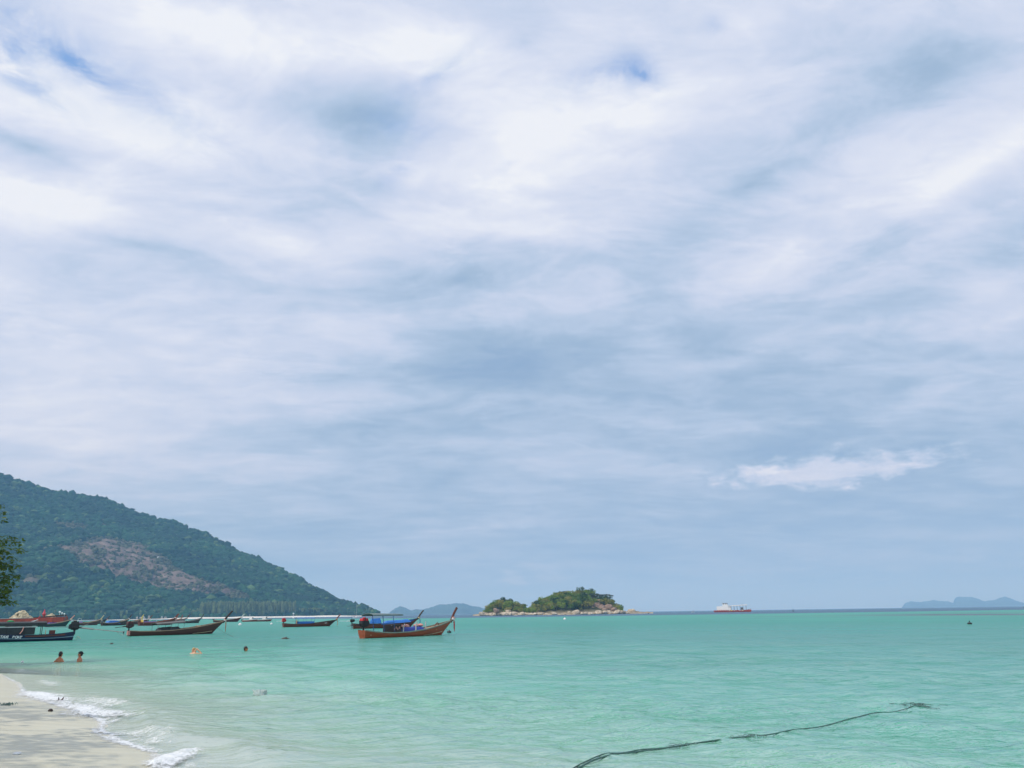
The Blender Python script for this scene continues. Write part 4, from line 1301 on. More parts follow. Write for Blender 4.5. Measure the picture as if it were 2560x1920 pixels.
# --- red barge loaded with rubble
S = ground(-42, 1566.5); E = ground(163, 1563.2)
th = math.atan2(E.y - S.y, E.x - S.x); BL = (E - S).length
rb = empty('rubble_barge', S, th, 'long rusty red barge loaded with pale rubble at the far left', 'barge')
rings = []
for k in range(15):
    u = k / 14; x = BL * u; zt = 2.6 + .4 * u ** 2 + (.2 if u < .1 else 0); w = 3.4 if u < .9 else 3.1
    xb = x - (1.3 * max(0, u - .85) / .15)
    rings.append([(xb, -w * .92, -.5), (x, -w, .6), (x, -w, zt), (x, -w + .15, zt), (x, -w + .15, 1.2), (x, w - .15, 1.2), (x, w - .15, zt), (x, w, zt), (x, w, .6), (xb, w * .92, -.5)])
MB().rings(rings).build('hull', RUST, rb)
for sd_ in (1, -1):
    MB().bar((0, sd_ * 3.43, 2.6), (BL * .62, sd_ * 3.43, 2.75), .10, .12).build('gunwale', OFFWHITE, rb)
for k in range(13):
    MB().box((BL * (.04 + .075 * k), -3.44, 1.2), (.12, .08, 1.5)).build('hull_rib', RUSTD, rb)
MB().bar((BL * .60, -2.2, 2.7), (BL * .985, -2.2, 3.6), .35, .45).build('loading_ramp', WOOD_DARK, rb)
MB().bar((BL * .60, 2.2, 2.7), (BL * .985, 2.2, 3.6), .35, .45).build('loading_ramp', WOOD_DARK, rb)
MB().box((BL * .99, 0, 1.9), (.18, 6.4, 1.9)).build('bow_gate', RUSTD, rb)
for (u, zz_, sz) in ((.925, 4.7, .55), (.955, 4.3, .45), (.985, 4.05, .40)):
    MB().ball((BL * u, -2.2, zz_), sz * .7, nu=8, nv=6).tube([(BL * u, -2.2, zz_), (BL * u, -2.2, 3.3)], .07, 6).build('deck_lamp', WHITE, rb)
RUBBLE = [mat('pale_rubble', (.55, .47, .32), .9, .3, .9), mat('tan_rubble', (.40, .31, .19), .9, .3, .9)]
rubv, rubf = ICO1


def pile(cx, rx, ry, h, n, label, seed):
    r_ = random.Random(seed); mb = MB()
    for k in range(n):
        a = r_.uniform(0, 6.28); q = r_.random() ** .6
        x, y = cx + rx * q * math.cos(a), ry * q * math.sin(a)
        z = 2.1 + h * (1 - q ** 1.4) * r_.uniform(.72, 1.05)
        s_ = r_.uniform(.25, .62)
        mb.add([(x + p[0] * s_ * r_.uniform(.7, 1.2), y + p[1] * s_ * r_.uniform(.7, 1.2), z + p[2] * s_ * r_.uniform(.5, .9)) for p in rubv], rubf)
    mb.ball((cx, 0, 1.3), (rx * .9, ry * .9, h * .75), nu=20, nv=10, jit=.06)
    o = on_boat(rb, 'rubble_pile', mb, RUBBLE[seed % 2], label, 'rubble', None, False)
    o['kind'] = 'stuff'


pile(BL * .44, BL * .15, 2.6, 3.2, 260, 'tall pale heap of rubble amidships on the red barge', 2)
pile(BL * .47, BL * .20, 2.8, 1.1, 160, 'darker skirt of rubble round the tall heap on the red barge', 3)
pile(BL * .80, BL * .09, 2.2, 1.9, 110, 'low pale heap of rubble beside the ramp of the red barge', 4)
o = MB().ball((BL * .725, -1.2, 4.1), (.62, .62, .62), nu=12, nv=8).tube([(BL * .725, -1.2, 4.5), (BL * .725, -1.2, 5.7)], [.42, .12], 10).tube([(BL * .725, -1.2, 2.4), (BL * .725, -1.2, 3.8)], .3, 8)
on_boat(rb, 'marker_buoy', o, mat('faded_red_buoy', (.55, .05, .06), .5, .15, 2), 'round red marker buoy with a cone top standing on the rubble barge', 'buoy')

# --- flat ferry barge on the right
S = ground(1785, 1530.9); E = ground(1881.5, 1529.6)
E = S + (E - S).normalized() * min((E - S).length, 44)
th = math.atan2(E.y - S.y, E.x - S.x)
FL = 97 * math.hypot(S.x, S.y) / F / max(0.6, abs(math.cos(th + math.atan2(S.x, S.y)))) * .86
fr_ = empty('car_ferry', S, th, 'rusty flat ferry with white wheelhouse and long awning near the right horizon', 'ferry')
rings = []
for k in range(13):
    u = k / 12; x = FL * u; zt = 2.0 + .4 * max(0, u - .6) / .4; sh = 1.0 * max(0, u - .85) / .15 + .6 * max(0, .12 - u) / .12
    rings.append([(x - (.9 * sh if u > .5 else -.9 * sh), -4.4, -.6), (x, -5, 1.0), (x, -5, zt), (x, -4.8, zt), (x, -4.8, 1.3), (x, 4.8, 1.3), (x, 4.8, zt), (x, 5, zt), (x, 5, 1.0), (x - (.9 * sh if u > .5 else -.9 * sh), 4.4, -.6)])
MB().rings(rings).build('hull', RUST, fr_)
for k in range(16): MB().box((FL * (.04 + .06 * k), -5.06, 1.5), (.3, .14, 1.7)).build('hull_rib', RUSTD, fr_)
for (u0, u1, m_) in ((.41, .435, CREAM), (.46, .50, YELLOW), (.55, .57, CREAM), (.69, .715, OFFWHITE), (.75, .79, CREAM)):
    MB().box((FL * (u0 + u1) / 2, -5.17, 1.7), (FL * (u1 - u0), .08, .9)).build('tyre_fender', m_, fr_)
MB().box((FL * .17, 0, 4.1), (FL * .17, 7.0, 4.4)).build('deckhouse', WHITE, fr_)
wh = MB().box((FL * .325, 0, 5.0), (FL * .155, 7.4, 5.6)).build('wheelhouse', WHITE, fr_)
MB().box((FL * .315, 0, 8.6), (FL * .13, 6.6, 1.9)).build('bridge', WHITE, fr_)
MB().box((FL * .32, 0, 9.7), (FL * .175, 7.8, .30)).build('bridge_roof', OFFWHITE, fr_)
for u in (.275, .33, .375):
    MB().box((FL * u, -3.33, 8.75), (.75, .10, .85)).build('window', GLASS, fr_)
MB().box((FL * .435, -3.4, 4.3), (1.1, .1, 1.2)).build('port_hole', GLASS, fr_)
MB().box((FL * .43, 0, 4.0), (FL * .075, 7.0, 3.4)).build('deckhouse', WHITE, fr_)
roof_mb(FL * .41, FL * .90, 8.4, 6.0, .7, .18, .055).build('awning', OFFWHITE, fr_, True)
for k in range(6):
    for sd_ in (1, -1):
        x = FL * (.47 + .08 * k); MB().tube([(x, sd_ * 4, 1.3), (x, sd_ * 4, 6.1 + .055 * (x - FL * .41))], .12, 6).build('awning_post', STEEL, fr_)
MB().box((FL * .755, 0, 3.6), (FL * .06, 4.5, 2.6)).build('winch_house', STEEL, fr_)
MB().tube([(FL * .77, 0, 7), (FL * .77, 0, 8.8)], .12, 6).build('mast', STEEL, fr_)
MB().bar((FL * .86, 0, 2.0), (FL * 1.0, 0, 3.2), 7, .3).build('bow_ramp', RUSTD, fr_)

# --- tiny craft on the horizon
S = ground(1737, 1530.6)
jr = empty('motor_launch', S, R(160), 'tiny dark motor launch throwing white spray left of the ferry', 'boat')
Hull(5.2, 1.8, [.6, .6, .62, .7, .8, .9, 1.0]).mesh().build('hull', OFFWHITE, jr, True)
MB().box((2.2, 0, 1.15), (1.2, 1.1, .8), None, .7).build('cabin', BLACK, jr)
MB().tube([(2.0, 0, 1.4), (2.0, 0, 2.4)], [.4, .2], 8).build('driver', BLACK, jr)


# --- floats
def float_ball(px, py, rad, m_, label, cat='buoy', flat=.8):
    p = ground(px, py)
    o = MB().ball((0, 0, rad * .35), (rad, rad, rad * flat), nu=12, nv=8).tube([(0, 0, rad * .9), (0, 0, rad * 1.5)], rad * .22, 6).build('mooring_buoy', m_, None, True)
    o.location = p
    return tag(o, label, cat)


float_ball(600, 1563, .42, WHITE, 'white mooring float in front of the low open motor boat')
float_ball(678.5, 1561, .34, WHITE, 'small white mooring float right of the white-canopied speedboat')
float_ball(1412, 1549, .42, WHITE, 'white float in the open water in front of the islet')
float_ball(2424.5, 1560.5, .27, BLACK, 'lone black float in the open water at the far right', flat=.5)
float_ball(56, 1656, .07, WHITE, 'tiny pale float near the left-hand bathers', flat=.6)
p = ground(733, 1546)
o = MB().ball((0, 0, .5), (.9, .9, .7), nu=10, nv=6).tube([(0, 0, .8), (0, 0, 4.6)], .16, 6).box((0, 0, 4.9), (1.3, 1.3, 1.3)).build('channel_marker', WHITE); o.location = p
tag(o, 'white channel marker on a pole behind the brown boat with the blue shelter', 'marker')
p = ground(1983, 1528.5)
o = MB().ball((0, 0, .2), (.8, .8, .6), nu=10, nv=6).tube([(0, 0, .4), (0, 0, 2.6)], [.35, .15], 6).build('channel_marker', BLACK); o.location = p
tag(o, 'tiny dark channel marker on the right horizon beyond the ferry', 'marker')


def driftwood(px, py, length, r, label, m_=WOOD_DARK, seed=0):
    p = ground(px, py); r_ = random.Random(seed)
    pts = [(length * (u - .5), .02 * r_.uniform(-1, 1), .02 + r * .6 * math.sin(u * 3)) for u in np.linspace(0, 1, 7)]
    o = MB().tube(pts, [r * .4, r * .9, r, r * 1.05, r, r * .7, r * .35], 7).tube([pts[3], (pts[3][0] + length * .1, .05, r * 2.2)], r * .4, 5).build('driftwood', m_, None, True)
    o.location = p; return tag(o, label, 'driftwood')


driftwood(713, 1598, .75, .09, 'dark stick of driftwood floating below the brown boat with the blue shelter', seed=1)
driftwood(279, 1610.5, .28, .05, 'small dark drift float right of the taxi boat propeller', seed=2)

# --- small pale huts ashore under the forest
for k, (px, py) in enumerate(((343, 1541), (352, 1541.5), (362, 1539), (373, 1537.5), (380, 1537), (393, 1540), (405, 1540), (414, 1541), (421, 1546), (359, 1546.5))):
    a = math.atan2(ray(px, 1540).x, ray(px, 1540).y); d = base_d(a) - 14 + 6 * (k % 3)
    q = at_dist(px, py, d); w = 3.0 + (k * 7 % 5) * .5
    lab = ('pale roof of a hut among the trees behind the far row of boats' if k < 8 else 'white hut on the sand behind the passenger boat')
    h_ = empty('beach_hut', (q.x, q.y, 0.0), R(20 * k), lab, 'hut', 'pale huts under the mountain')
    zt = max(q.z * .8, 3.2)
    MB().box((0, 0, (zt - 1.2) / 2), (w * .8, w * .7, zt - 1.2)).build('wall', WOOD_GREY, h_)
    MB().rings([[(-w / 2, -w * .5, zt - 1.3), (-w / 2, 0, zt + .7), (-w / 2, w * .5, zt - 1.3)], [(w / 2, -w * .5, zt - 1.3), (w / 2, 0, zt + .7), (w / 2, w * .5, zt - 1.3)]]).build('roof', OFFWHITE if k in (2, 5, 6) else WOOD_GREY, h_)
a_ = math.atan2(ray(395, 1397).x, ray(395, 1397).y)
best = min(((abs(project([hp])[1][0] - 1397), hp) for hp in (tuple(float(np.asarray(c)) for c in hill_point(a_, t)) for t in np.linspace(.05, .9, 300))), key=lambda e: e[0])[1]
hh = empty('lookout_hut', best, R(30), 'single white lookout hut on the bare rock of the mountain', 'hut')
MB().box((0, 0, 2), (4.5, 4.5, 6)).build('wall', WHITE, hh)
MB().box((0, 0, 5.4), (6, 6, .8), None, .6).build('roof', WHITE, hh)


# ------------------------------------------------------------------ the rocky islet
ISL_D = 850.0
isl_px = [(1190, 1541), (1204, 1535), (1213, 1522), (1222, 1512), (1240, 1500), (1252, 1497), (1268, 1498), (1290, 1503), (1300, 1511), (1312, 1514), (1322, 1523), (1330, 1512), (1345, 1501), (1370, 1490), (1390, 1481), (1410, 1477), (1440, 1475),
          (1470, 1473), (1487, 1477), (1497, 1487), (1510, 1487), (1525, 1493), (1540, 1507), (1553, 1519), (1562, 1528), (1572, 1531), (1584, 1530), (1602, 1533), (1625, 1538)]
idr = [ray(*q) for q in isl_px]
IA = np.array([math.atan2(d.x, d.y) for d in idr]); IT = np.array([d.z / math.hypot(d.x, d.y) for d in idr])


def islet_top(a): return np.maximum(np.interp(a, IA, IT) * ISL_D + CAM_H, 0.0)


def islet_z(a, d):
    w = 62 * np.clip(np.sin(math.pi * np.clip((a - IA[0]) / (IA[-1] - IA[0]), 0, 1)), 0, 1) ** 0.5 + 4
    u = (d - ISL_D) / w
    top = np.maximum(islet_top(a) - 5.5, 1.2 * (islet_top(a) > .6))
    g = np.clip(1 - np.abs(u), 0, 1) ** 0.8
    return np.where(np.abs(u) < 1, top * g + 1.0 * np.clip((1 - np.abs(u)) * 8, 0, 1), -1.5 * np.clip(np.abs(u) - 1, 0, 1) * 3)


def build_islet():
    aa = np.linspace(IA[0] - .004, IA[-1] + .004, 170); dd_ = np.linspace(ISL_D - 80, ISL_D + 80, 60)
    A, Dd = np.meshgrid(aa, dd_)
    x, y = (Dd * np.sin(A)).ravel(), (Dd * np.cos(A)).ravel()
    z = islet_z(A.ravel(), Dd.ravel())
    z = z + (fbm(x / 5, y / 5, 4, 140) - .45) * np.where(z > .3, 2.4, .3)
    tone = fbm(x / 3, y / 3, 4, 142)[:, None]
    rock = np.clip(1 - z / 4.5, 0, 1)[:, None]
    C = np.array([.055, .060, .028]) * (.6 + .8 * tone) * (1 - rock) + np.array([.40, .33, .24]) * (.5 + tone) * rock
    me = np_mesh('islet', np.stack([x, y, z], -1), grid_faces(*A.shape)[:, ::-1], False, None, {'Col': C})
    tag(link_mesh('islet', me, mat('islet_ground', (1, 1, 1), .95, .25, .3, attr='Col', spec=.1)), kind='structure')


build_islet()


def leaf_material(name, a, b_, c):
    m = bpy.data.materials.new(name); m.use_nodes = True
    t = m.node_tree; t.nodes.clear(); N = NT(t)
    p = N.n('ShaderNodeBsdfPrincipled'); o = N.n('ShaderNodeOutputMaterial')
    at = N.attr('tone').outputs['Fac']
    oi = N.n('ShaderNodeObjectInfo')
    k = N.m('ADD', N.m('MULTIPLY', at, .45), N.m('MULTIPLY', oi.outputs['Random'], .55))
    cc = N.ramp(k, [(0, a), (.5, b_), (1, c)])
    N.put(p.inputs['Base Color'], cc); p.inputs['Roughness'].default_value = .55; p.inputs['Specular IOR Level'].default_value = .25
    tl = N.n('ShaderNodeBsdfTranslucent'); N.put(tl.inputs[0], N.v('MULTIPLY', cc, (1.3, 1.5, .6)))
    mx = N.n('ShaderNodeMixShader'); mx.inputs[0].default_value = .25
    t.links.new(p.outputs[0], mx.inputs[1]); t.links.new(tl.outputs[0], mx.inputs[2]); t.links.new(mx.outputs[0], o.inputs[0])
    return m


def crown_mesh(name, lobes_, n, leaf, seed, m_, flat=0.0, yellow=0.0):
    """leaf clumps spread through several lobes: (centre, radii) list"""
    r_ = np.random.default_rng(seed)
    vol = np.array([l[1][0] * l[1][1] * l[1][2] for l in lobes_]) ** .7; vol /= vol.sum()
    pick = r_.choice(len(lobes_), n, p=vol)
    c = np.array([l[0] for l in lobes_])[pick]; rad = np.array([l[1] for l in lobes_])[pick]
    d = r_.normal(size=(n, 3)); d /= np.linalg.norm(d, axis=1)[:, None]
    q = r_.uniform(.25, 1.0, (n, 1)) ** .45
    P = c + d * q * rad
    # leaf quads folded along the middle, looking mostly outwards and up
    nrm = d * .7 + r_.normal(size=(n, 3)) * .55 + np.array([0, 0, .5 + flat]); nrm /= np.linalg.norm(nrm, axis=1)[:, None]
    tx = np.cross(nrm, r_.normal(size=(n, 3))); tx /= np.linalg.norm(tx, axis=1)[:, None]; ty = np.cross(nrm, tx)
    L_ = leaf * r_.uniform(.65, 1.3, (n, 1)); Wd = L_ * r_.uniform(.42, .62, (n, 1))
    a = P - tx * L_ * .5; b_ = P + tx * L_ * .5; m1 = P + ty * Wd * .5 + nrm * L_ * .08; m2 = P - ty * Wd * .5 + nrm * L_ * .08
    V = np.stack([a, m1, b_, m2], 1).reshape(-1, 3)
    Fc = np.arange(n * 4).reshape(n, 4)
    Fc = np.concatenate([Fc[:, [0, 1, 2]], Fc[:, [0, 2, 3]]])
    tone = np.clip(.5 + r_.normal(0, .2, (n, 1)) + (r_.random((n, 1)) < yellow) * .45, 0, 1)
    me = np_mesh(name, V, Fc, False, {'tone': np.repeat(tone, 4, 1).ravel()})
    me.materials.append(m_)
    return me


LEAF_ISL = leaf_material('islet_leaves', (.045, .105, .010), (.16, .245, .028), (.31, .37, .055))
LEAF_OLV = leaf_material('islet_olive_leaves', (.10, .125, .018), (.26, .26, .05), (.40, .34, .10))
LEAF_DRK = leaf_material('islet_dark_leaves', (.018, .045, .012), (.045, .090, .022), (.09, .14, .035))
BARK = mat('grey_bark', (.20, .16, .12), .9, .3, 3.0, .02)


def tree_crowns(kind, m_, k0):
    out = []
    for k in range(4):
        r_ = random.Random(k0 + k); lobes_ = [((0, 0, .62), (.40, .40, .34))]
        for j in range(6):
            a = r_.uniform(0, 6.28); q = r_.uniform(.22, .42)
            lobes_.append(((q * math.cos(a), q * math.sin(a), r_.uniform(.36, .84)), (r_.uniform(.16, .28),) * 2 + (r_.uniform(.13, .22),)))
        out.append(crown_mesh('crown', lobes_, 320, .15, k0 + k, m_))
    return out


CROWNS = {'mid': tree_crowns('mid', LEAF_ISL, 300), 'olive': tree_crowns('olive', LEAF_OLV, 320), 'dark': tree_crowns('dark', LEAF_DRK, 340)}
TRUNK = MB().tube([(0, 0, -.15), (.01, 0, .25), (-.01, .01, .55)], [.035, .026, .014], 6).tube([(0, 0, .28), (.16, .05, .55)], [.016, .007], 5).tube([(0, 0, .3), (-.15, -.08, .6)], [.016, .007], 5).mesh('trunk')
TRUNK.materials.append(BARK)


def islet_tree(a, d, height, kind, label, group, width=1.0, z=None, name='bushy_tree'):
    zt = float(islet_z(np.array([a]), np.array([d]))[0]) if z is None else z
    r_ = empty(name, (d * math.sin(a), d * math.cos(a), zt - .3), random.uniform(0, 6.28), label, 'tree', group)
    r_.scale = (height * width, height * width, height)
    c = bpy.data.objects.new('crown', random.choice(CROWNS[kind])); col.objects.link(c); c.parent = r_
    t = bpy.data.objects.new('trunk', TRUNK); col.objects.link(t); t.parent = r_
    return r_


def az_of(px): 
    d = ray(px, 1534); return math.atan2(d.x, d.y)


GI = 'trees covering the rocky islet'
LBL = {('mid', 0): 'mid-green bushy tree on the small left hump of the islet', ('olive', 0): 'olive-brown bushy tree on the small left hump of the islet', ('dark', 0): 'dark green bushy tree on the small left hump of the islet',
       ('mid', 1): 'mid-green bushy tree on the big hump of the islet', ('olive', 1): 'olive-yellow bushy tree on the big hump of the islet', ('dark', 1): 'dark green bushy tree on the big hump of the islet'}


def rock_zone(px, py):
    """the bare rock face low on the right of the big hump, and the shore"""
    return math.exp(-((px - 1497) / 46) ** 2 - ((py - 1520) / 13) ** 2)


placed = 0
for k in range(2600):
    if placed >= 285: break
    px = random.uniform(1210, 1560); a = az_of(px)
    u = -1.0 + 1.1 * random.random() ** 1.35; d = ISL_D + u * 58
    top = float(islet_top(np.array([a]))[0])
    z = float(islet_z(np.array([a]), np.array([d]))[0])
    if top < 5 or z < 1.2: continue
    hgt = random.uniform(4.5, 9.0) * (.7 if z < 4 else 1)
    if u > -.25: hgt = min(hgt, max(4.0, top - z + .3))
    X, Y = d * math.sin(a), d * math.cos(a)
    qx, qy = project([(X, Y, z + hgt * .5)])
    if rock_zone(float(qx[0]), float(qy[0])) > .42: continue
    right = (px - 1330) / 220
    pk = random.random()
    hump = 0 if px < 1322 else 1
    if hump == 0: kind = 'dark' if (qy[0] < 1506 and pk < .45) else ('olive' if pk > .62 else 'mid')
    else: kind = 'dark' if pk < .12 + .35 * max(0, min(1, right)) * (qy[0] < 1510) else ('olive' if pk > .72 - .2 * (qy[0] > 1505) else 'mid')
    if hump == 0: where = 'left side of' if px < 1243 else ('middle of' if px < 1282 else 'right side of')
    else:
        where = ('left foot of' if px < 1358 else 'left slope of' if px < 1400 else 'middle slope of' if px < 1445 else 'summit slope of' if px < 1492 else 'right slope of' if px < 1525 else 'right foot of')
    where = ('upper ' if qy[0] < (1508 if hump == 0 else 1503) else 'lower ') + where
    lab = LBL[(kind, hump)].replace(' on the ', ' on the %s the ' % where)
    islet_tree(a, d, hgt, kind, lab, GI, random.uniform(.95, 1.3))
    placed += 1


def crest_tree(px, topy, hgt, kind, label, width=1.0, d=ISL_D - 6, name='bushy_tree'):
    q = at_dist(px, topy, d); a = az_of(px)
    return islet_tree(a, d, hgt, kind, label, GI, width, z=q.z - hgt * .92, name=name)


crest_tree(1259, 1491, 8, 'dark', 'dark round-headed tree standing highest on the small left hump', .9)
crest_tree(1454, 1468, 10, 'dark', 'tallest dark tree at the summit of the big hump', .9)
crest_tree(1479, 1471, 9.5, 'dark', 'second dark tree right of the summit of the big hump', .85)
crest_tree(1307, 1510, 6.5, 'dark', 'small dark green tree alone in the saddle right of the small hump', 1.5)
crest_tree(1388, 1480, 6.5, 'mid', 'light spindly tree breaking the left skyline of the big hump', .8)
crest_tree(1552, 1511, 7, 'mid', 'last tree at the right foot of the big hump above the white rocks', .9)
# the flat-topped spreading tree right of the summit
q = at_dist(1508, 1484, ISL_D - 4)
st = empty('spreading_tree', (q.x, q.y, q.z - 11), 0, 'flat-topped spreading grey-green tree right of the summit on the islet', 'tree', GI)
lob = [((random.uniform(-7, 9), random.uniform(-5, 5), 10.2 - abs(k - 6) * .28 + random.uniform(-.5, .5)), (2.6, 2.4, .75)) for k in range(13)]
cm = crown_mesh('crown', lob, 700, 1.1, 77, leaf_material('spreading_tree_leaves', (.035, .055, .03), (.08, .10, .06), (.15, .16, .10)), .8)
c = bpy.data.objects.new('crown', cm); col.objects.link(c); c.parent = st
mb = MB().tube([(0, 0, -1), (.4, 0, 5), (.6, .2, 8)], [.45, .32, .2], 7)
for k in range(9): mb.tube([(.5, 0, 5.5 + .2 * k), (lob[k][0][0] * .55, lob[k][0][1] * .55, 8.8), (lob[k][0][0], lob[k][0][1], lob[k][0][2] - .3)], [.18, .11, .05], 5)
mb.build('trunk', BARK, st)


# boulders
def boulder_mesh(seed):
    r_ = np.random.default_rng(seed); v, f = ico(3)
    n = np.ones(len(v))
    for k in range(7):
        d = r_.normal(size=3); d /= np.linalg.norm(d)
        n = np.minimum(n, 1.0 / np.maximum(v @ d, .05) * r_.uniform(.62, .95))
    V = v * n[:, None] * (1 + .07 * (fbm(v[:, 0] * 3 + seed, v[:, 1] * 3 + v[:, 2] * 2, 3, seed)[:, None] - .5))
    return np_mesh('boulder', V, f, False)


def rock_mat(name, a, b_, c):
    m = bpy.data.materials.new(name); m.use_nodes = True
    t = m.node_tree; t.nodes.clear(); N = NT(t)
    p = N.n('ShaderNodeBsdfPrincipled'); o = N.n('ShaderNodeOutputMaterial'); t.links.new(p.outputs[0], o.inputs[0])
    P = N.n('ShaderNodeNewGeometry').outputs['Position']
    cc = N.ramp(N.noise(P, .55, 6, .65), [(.3, a), (.5, b_), (.7, c)])
    zc = N.sep(P)[2]
    cc = N.mix(N.remap(zc, .25, .7), (.035, .032, .028), cc)        # dark tide-mark of weed at the waterline
    N.put(p.inputs['Base Color'], cc); p.inputs['Roughness'].default_value = .9; p.inputs['Specular IOR Level'].default_value = .15
    bn = N.n('ShaderNodeBump'); bn.inputs['Distance'].default_value = .25; N.put(bn.inputs['Height'], N.noise(P, 1.6, 6, .65)); t.links.new(bn.outputs[0], p.inputs['Normal'])
    return m


BM = [boulder_mesh(k) for k in range(6)]
RM = rock_mat('pale_granite', (.20, .155, .11), (.46, .39, .29), (.68, .62, .51))
RM2 = rock_mat('brown_granite', (.13, .085, .065), (.26, .18, .14), (.42, .30, .21))
for me in BM: me.materials.append(RM)
BM2 = [m_.copy() for m_ in BM]
for me in BM2: me.materials.clear(); me.materials.append(RM2)


def boulder(a, d, z, s, label, group, meshes=None, cat='boulder', name='boulder'):
    o = bpy.data.objects.new(name, random.choice(meshes or BM)); col.objects.link(o)
    o.location = (d * math.sin(a), d * math.cos(a), z); o.scale = s; o.rotation_euler = (random.uniform(-.3, .3), random.uniform(-.3, .3), random.uniform(0, 6.28))
    return tag(o, label, cat, group)


GR = 'pale boulders along the shore of the islet'
for k in range(120):
    px = 1202 + 372 * (k + random.random()) / 120; a = az_of(px)
    w = 62 * max(0, math.sin(math.pi * min(1, max(0, (a - IA[0]) / (IA[-1] - IA[0]))))) ** .5 + 4
    d = ISL_D - w * random.uniform(.90, 1.0)
    s_ = random.uniform(.9, 3.2) * random.choice((.7, 1, 1, 1.2)) * (1.25 if random.random() < .2 else 1) * (0.75 if 1325 < px < 1430 else 1)
    boulder(a, d, s_ * random.uniform(.15, .45), (s_ * random.uniform(1.1, 1.7), s_ * 1.1, s_ * random.uniform(.65, .95)),
            'pale granite boulder on the waterline %s' % ('at the left tip of the islet' if px < 1225 else 'below the middle of the small hump' if px < 1275 else 'below the right side of the small hump' if px < 1318 else 'in the saddle between the two humps' if px < 1350 else 'below the left slope of the big hump' if px < 1400 else 'below the middle of the big hump' if px < 1445 else 'below the brown rock faces' if px < 1530 else 'under the right foot of the big hump'), GR)
for k, (px, py, s_) in enumerate(((1270, 1525, 4.2), (1262, 1529, 2.8), (1282, 1530, 3.0), (1318, 1531, 2.6))):
    q = at_dist(px, py + 2, ISL_D - 44); boulder(az_of(px), ISL_D - 44, max(q.z - s_ * .3, 1), (s_ * 1.1, s_, s_ * .9), 'large pale boulder propped above the shore of the small left hump', GR)
GF = 'brown rock faces on the islet'
for k, (px, py, s_) in enumerate(((1450, 1519, 5.6), (1472, 1522, 4.8), (1490, 1518, 5.2), (1506, 1522, 4.6), (1523, 1521, 4.8), (1497, 1508, 4.0), (1536, 1527, 3.8), (1460, 1511, 4.2), (1480, 1528, 3.4), (1512, 1529, 3.2), (1240, 1526, 3.0), (1478, 1512, 3.0))):
    dd_ = ISL_D - 40 - 6 * (py > 1524) + 8 * (py < 1514); q = at_dist(px, py, dd_)
    boulder(az_of(px), dd_, q.z, (s_ * random.uniform(1.0, 1.5), s_, s_ * random.uniform(.9, 1.3)), 'brown fissured rock face below the trees on the right of the big hump' if px > 1300 else 'brown rock face among the trees of the small left hump', GF, BM2, 'rock', 'rock_face')
q = at_dist(1578, 1528, ISL_D - 12)
boulder(az_of(1578), ISL_D - 12, 1.6, (6.2, 4, 3.4), 'big white domed boulder at the right tip of the islet', GR)
boulder(az_of(1592), ISL_D - 14, .7, (6.0, 3, 1.8), 'flat pale slab right of the white domed boulder', GR)
boulder(az_of(1606), ISL_D - 14, .1, (5.0, 3, 1.1), 'low dark ledge running out from the right tip of the islet', GR, BM2)
boulder(az_of(1560), ISL_D - 20, .8, (3.6, 3, 2.2), 'pale boulder left of the white domed boulder at the islet tip', GR)
boulder(az_of(1618), ISL_D - 14, .0, (2.6, 1.6, .7), 'last dark rock awash off the right tip of the islet', GR, BM2)

# ------------------------------------------------------------------ the leafy tree at the left edge, and its neighbour up the beach
LEAF_NEAR = leaf_material('almond_leaves', (.016, .038, .007), (.045, .085, .012), (.20, .25, .03))
TD = 46.0
near_px = [  # px, py, rx px, ry px, n
    (-15, 1266, 16, 8, .5), (3, 1354, 38, 13, 1.0), (23, 1377, 28, 6, .7), (-29, 1376, 36, 12, 1), (-1, 1404, 30, 14, 1), (21, 1417, 26, 7, .8), (-21, 1428, 32, 18, 1.1),
    (25, 1441, 20, 7, .7), (1, 1447, 32, 12, 1), (7, 1468, 24, 12, .9), (-17, 1480, 28, 20, 1.2), (15, 1486, 14, 10, .5), (21, 1508, 18, 6, .6), (-9, 1502, 24, 12, 1), (-79, 1290, 60, 24, 1.2), (-89, 1350, 60, 28, 1.6),
    (-79, 1420, 55, 36, 1.8), (-84, 1490, 50, 26, 1.5), (-169, 1250, 80, 36, 1.6), (-189, 1340, 90, 40, 2), (-209, 1430, 90, 40, 2), (-269, 1300, 80, 50, 2), (-309, 1400, 80, 50, 2), (-259, 1480, 70, 24, 1.2)]
tb = at_dist(-190, 1560, TD); TB = Vector((tb.x, tb.y, .9))
nt = empty('almond_tree', TB, 0, 'dark leafy beach tree with tiered branches reaching in at the left edge', 'tree', 'leafy trees along the beach')
lob = []; k_m = TD * 1.2 / F
for (px, py, rx, ry, w_) in near_px:
    q = at_dist(px, py, TD + random.uniform(-1.4, 1.4)) - TB
    lob.append((tuple(q), (rx * k_m, max(rx * k_m, .5), ry * k_m * .85)))
cm = crown_mesh('crown', lob, 9000, .23, 55, LEAF_NEAR, .9, .10)
c = bpy.data.objects.new('crown', cm); col.objects.link(c); c.parent = nt
mb = MB().tube([(0, 0, -.6), (.1, 0, 1.8), (.0, .1, 4.0), (.2, .1, 7.4)], [.30, .24, .17, .07], 9)
mb.build('trunk', BARK, nt, True)
for l in lob[:22]:
    e = Vector(l[0]); s0 = Vector((.05, 0, min(max(e.z - .8, 1.4), 6.6)))
    MB().tube([s0, s0.lerp(e, .5) + Vector((0, 0, .12)), e], [.055, .035, .012], 6).build('branch', BARK, nt, True)
# second tree, out of the picture on the left, whose shade falls on the sand
def shade_point(px, py, h):
    g = ground(px, py)
    return Vector((g.x, g.y, 0)) + Vector((to_sun.x, to_sun.y, to_sun.z)) / to_sun.z * h


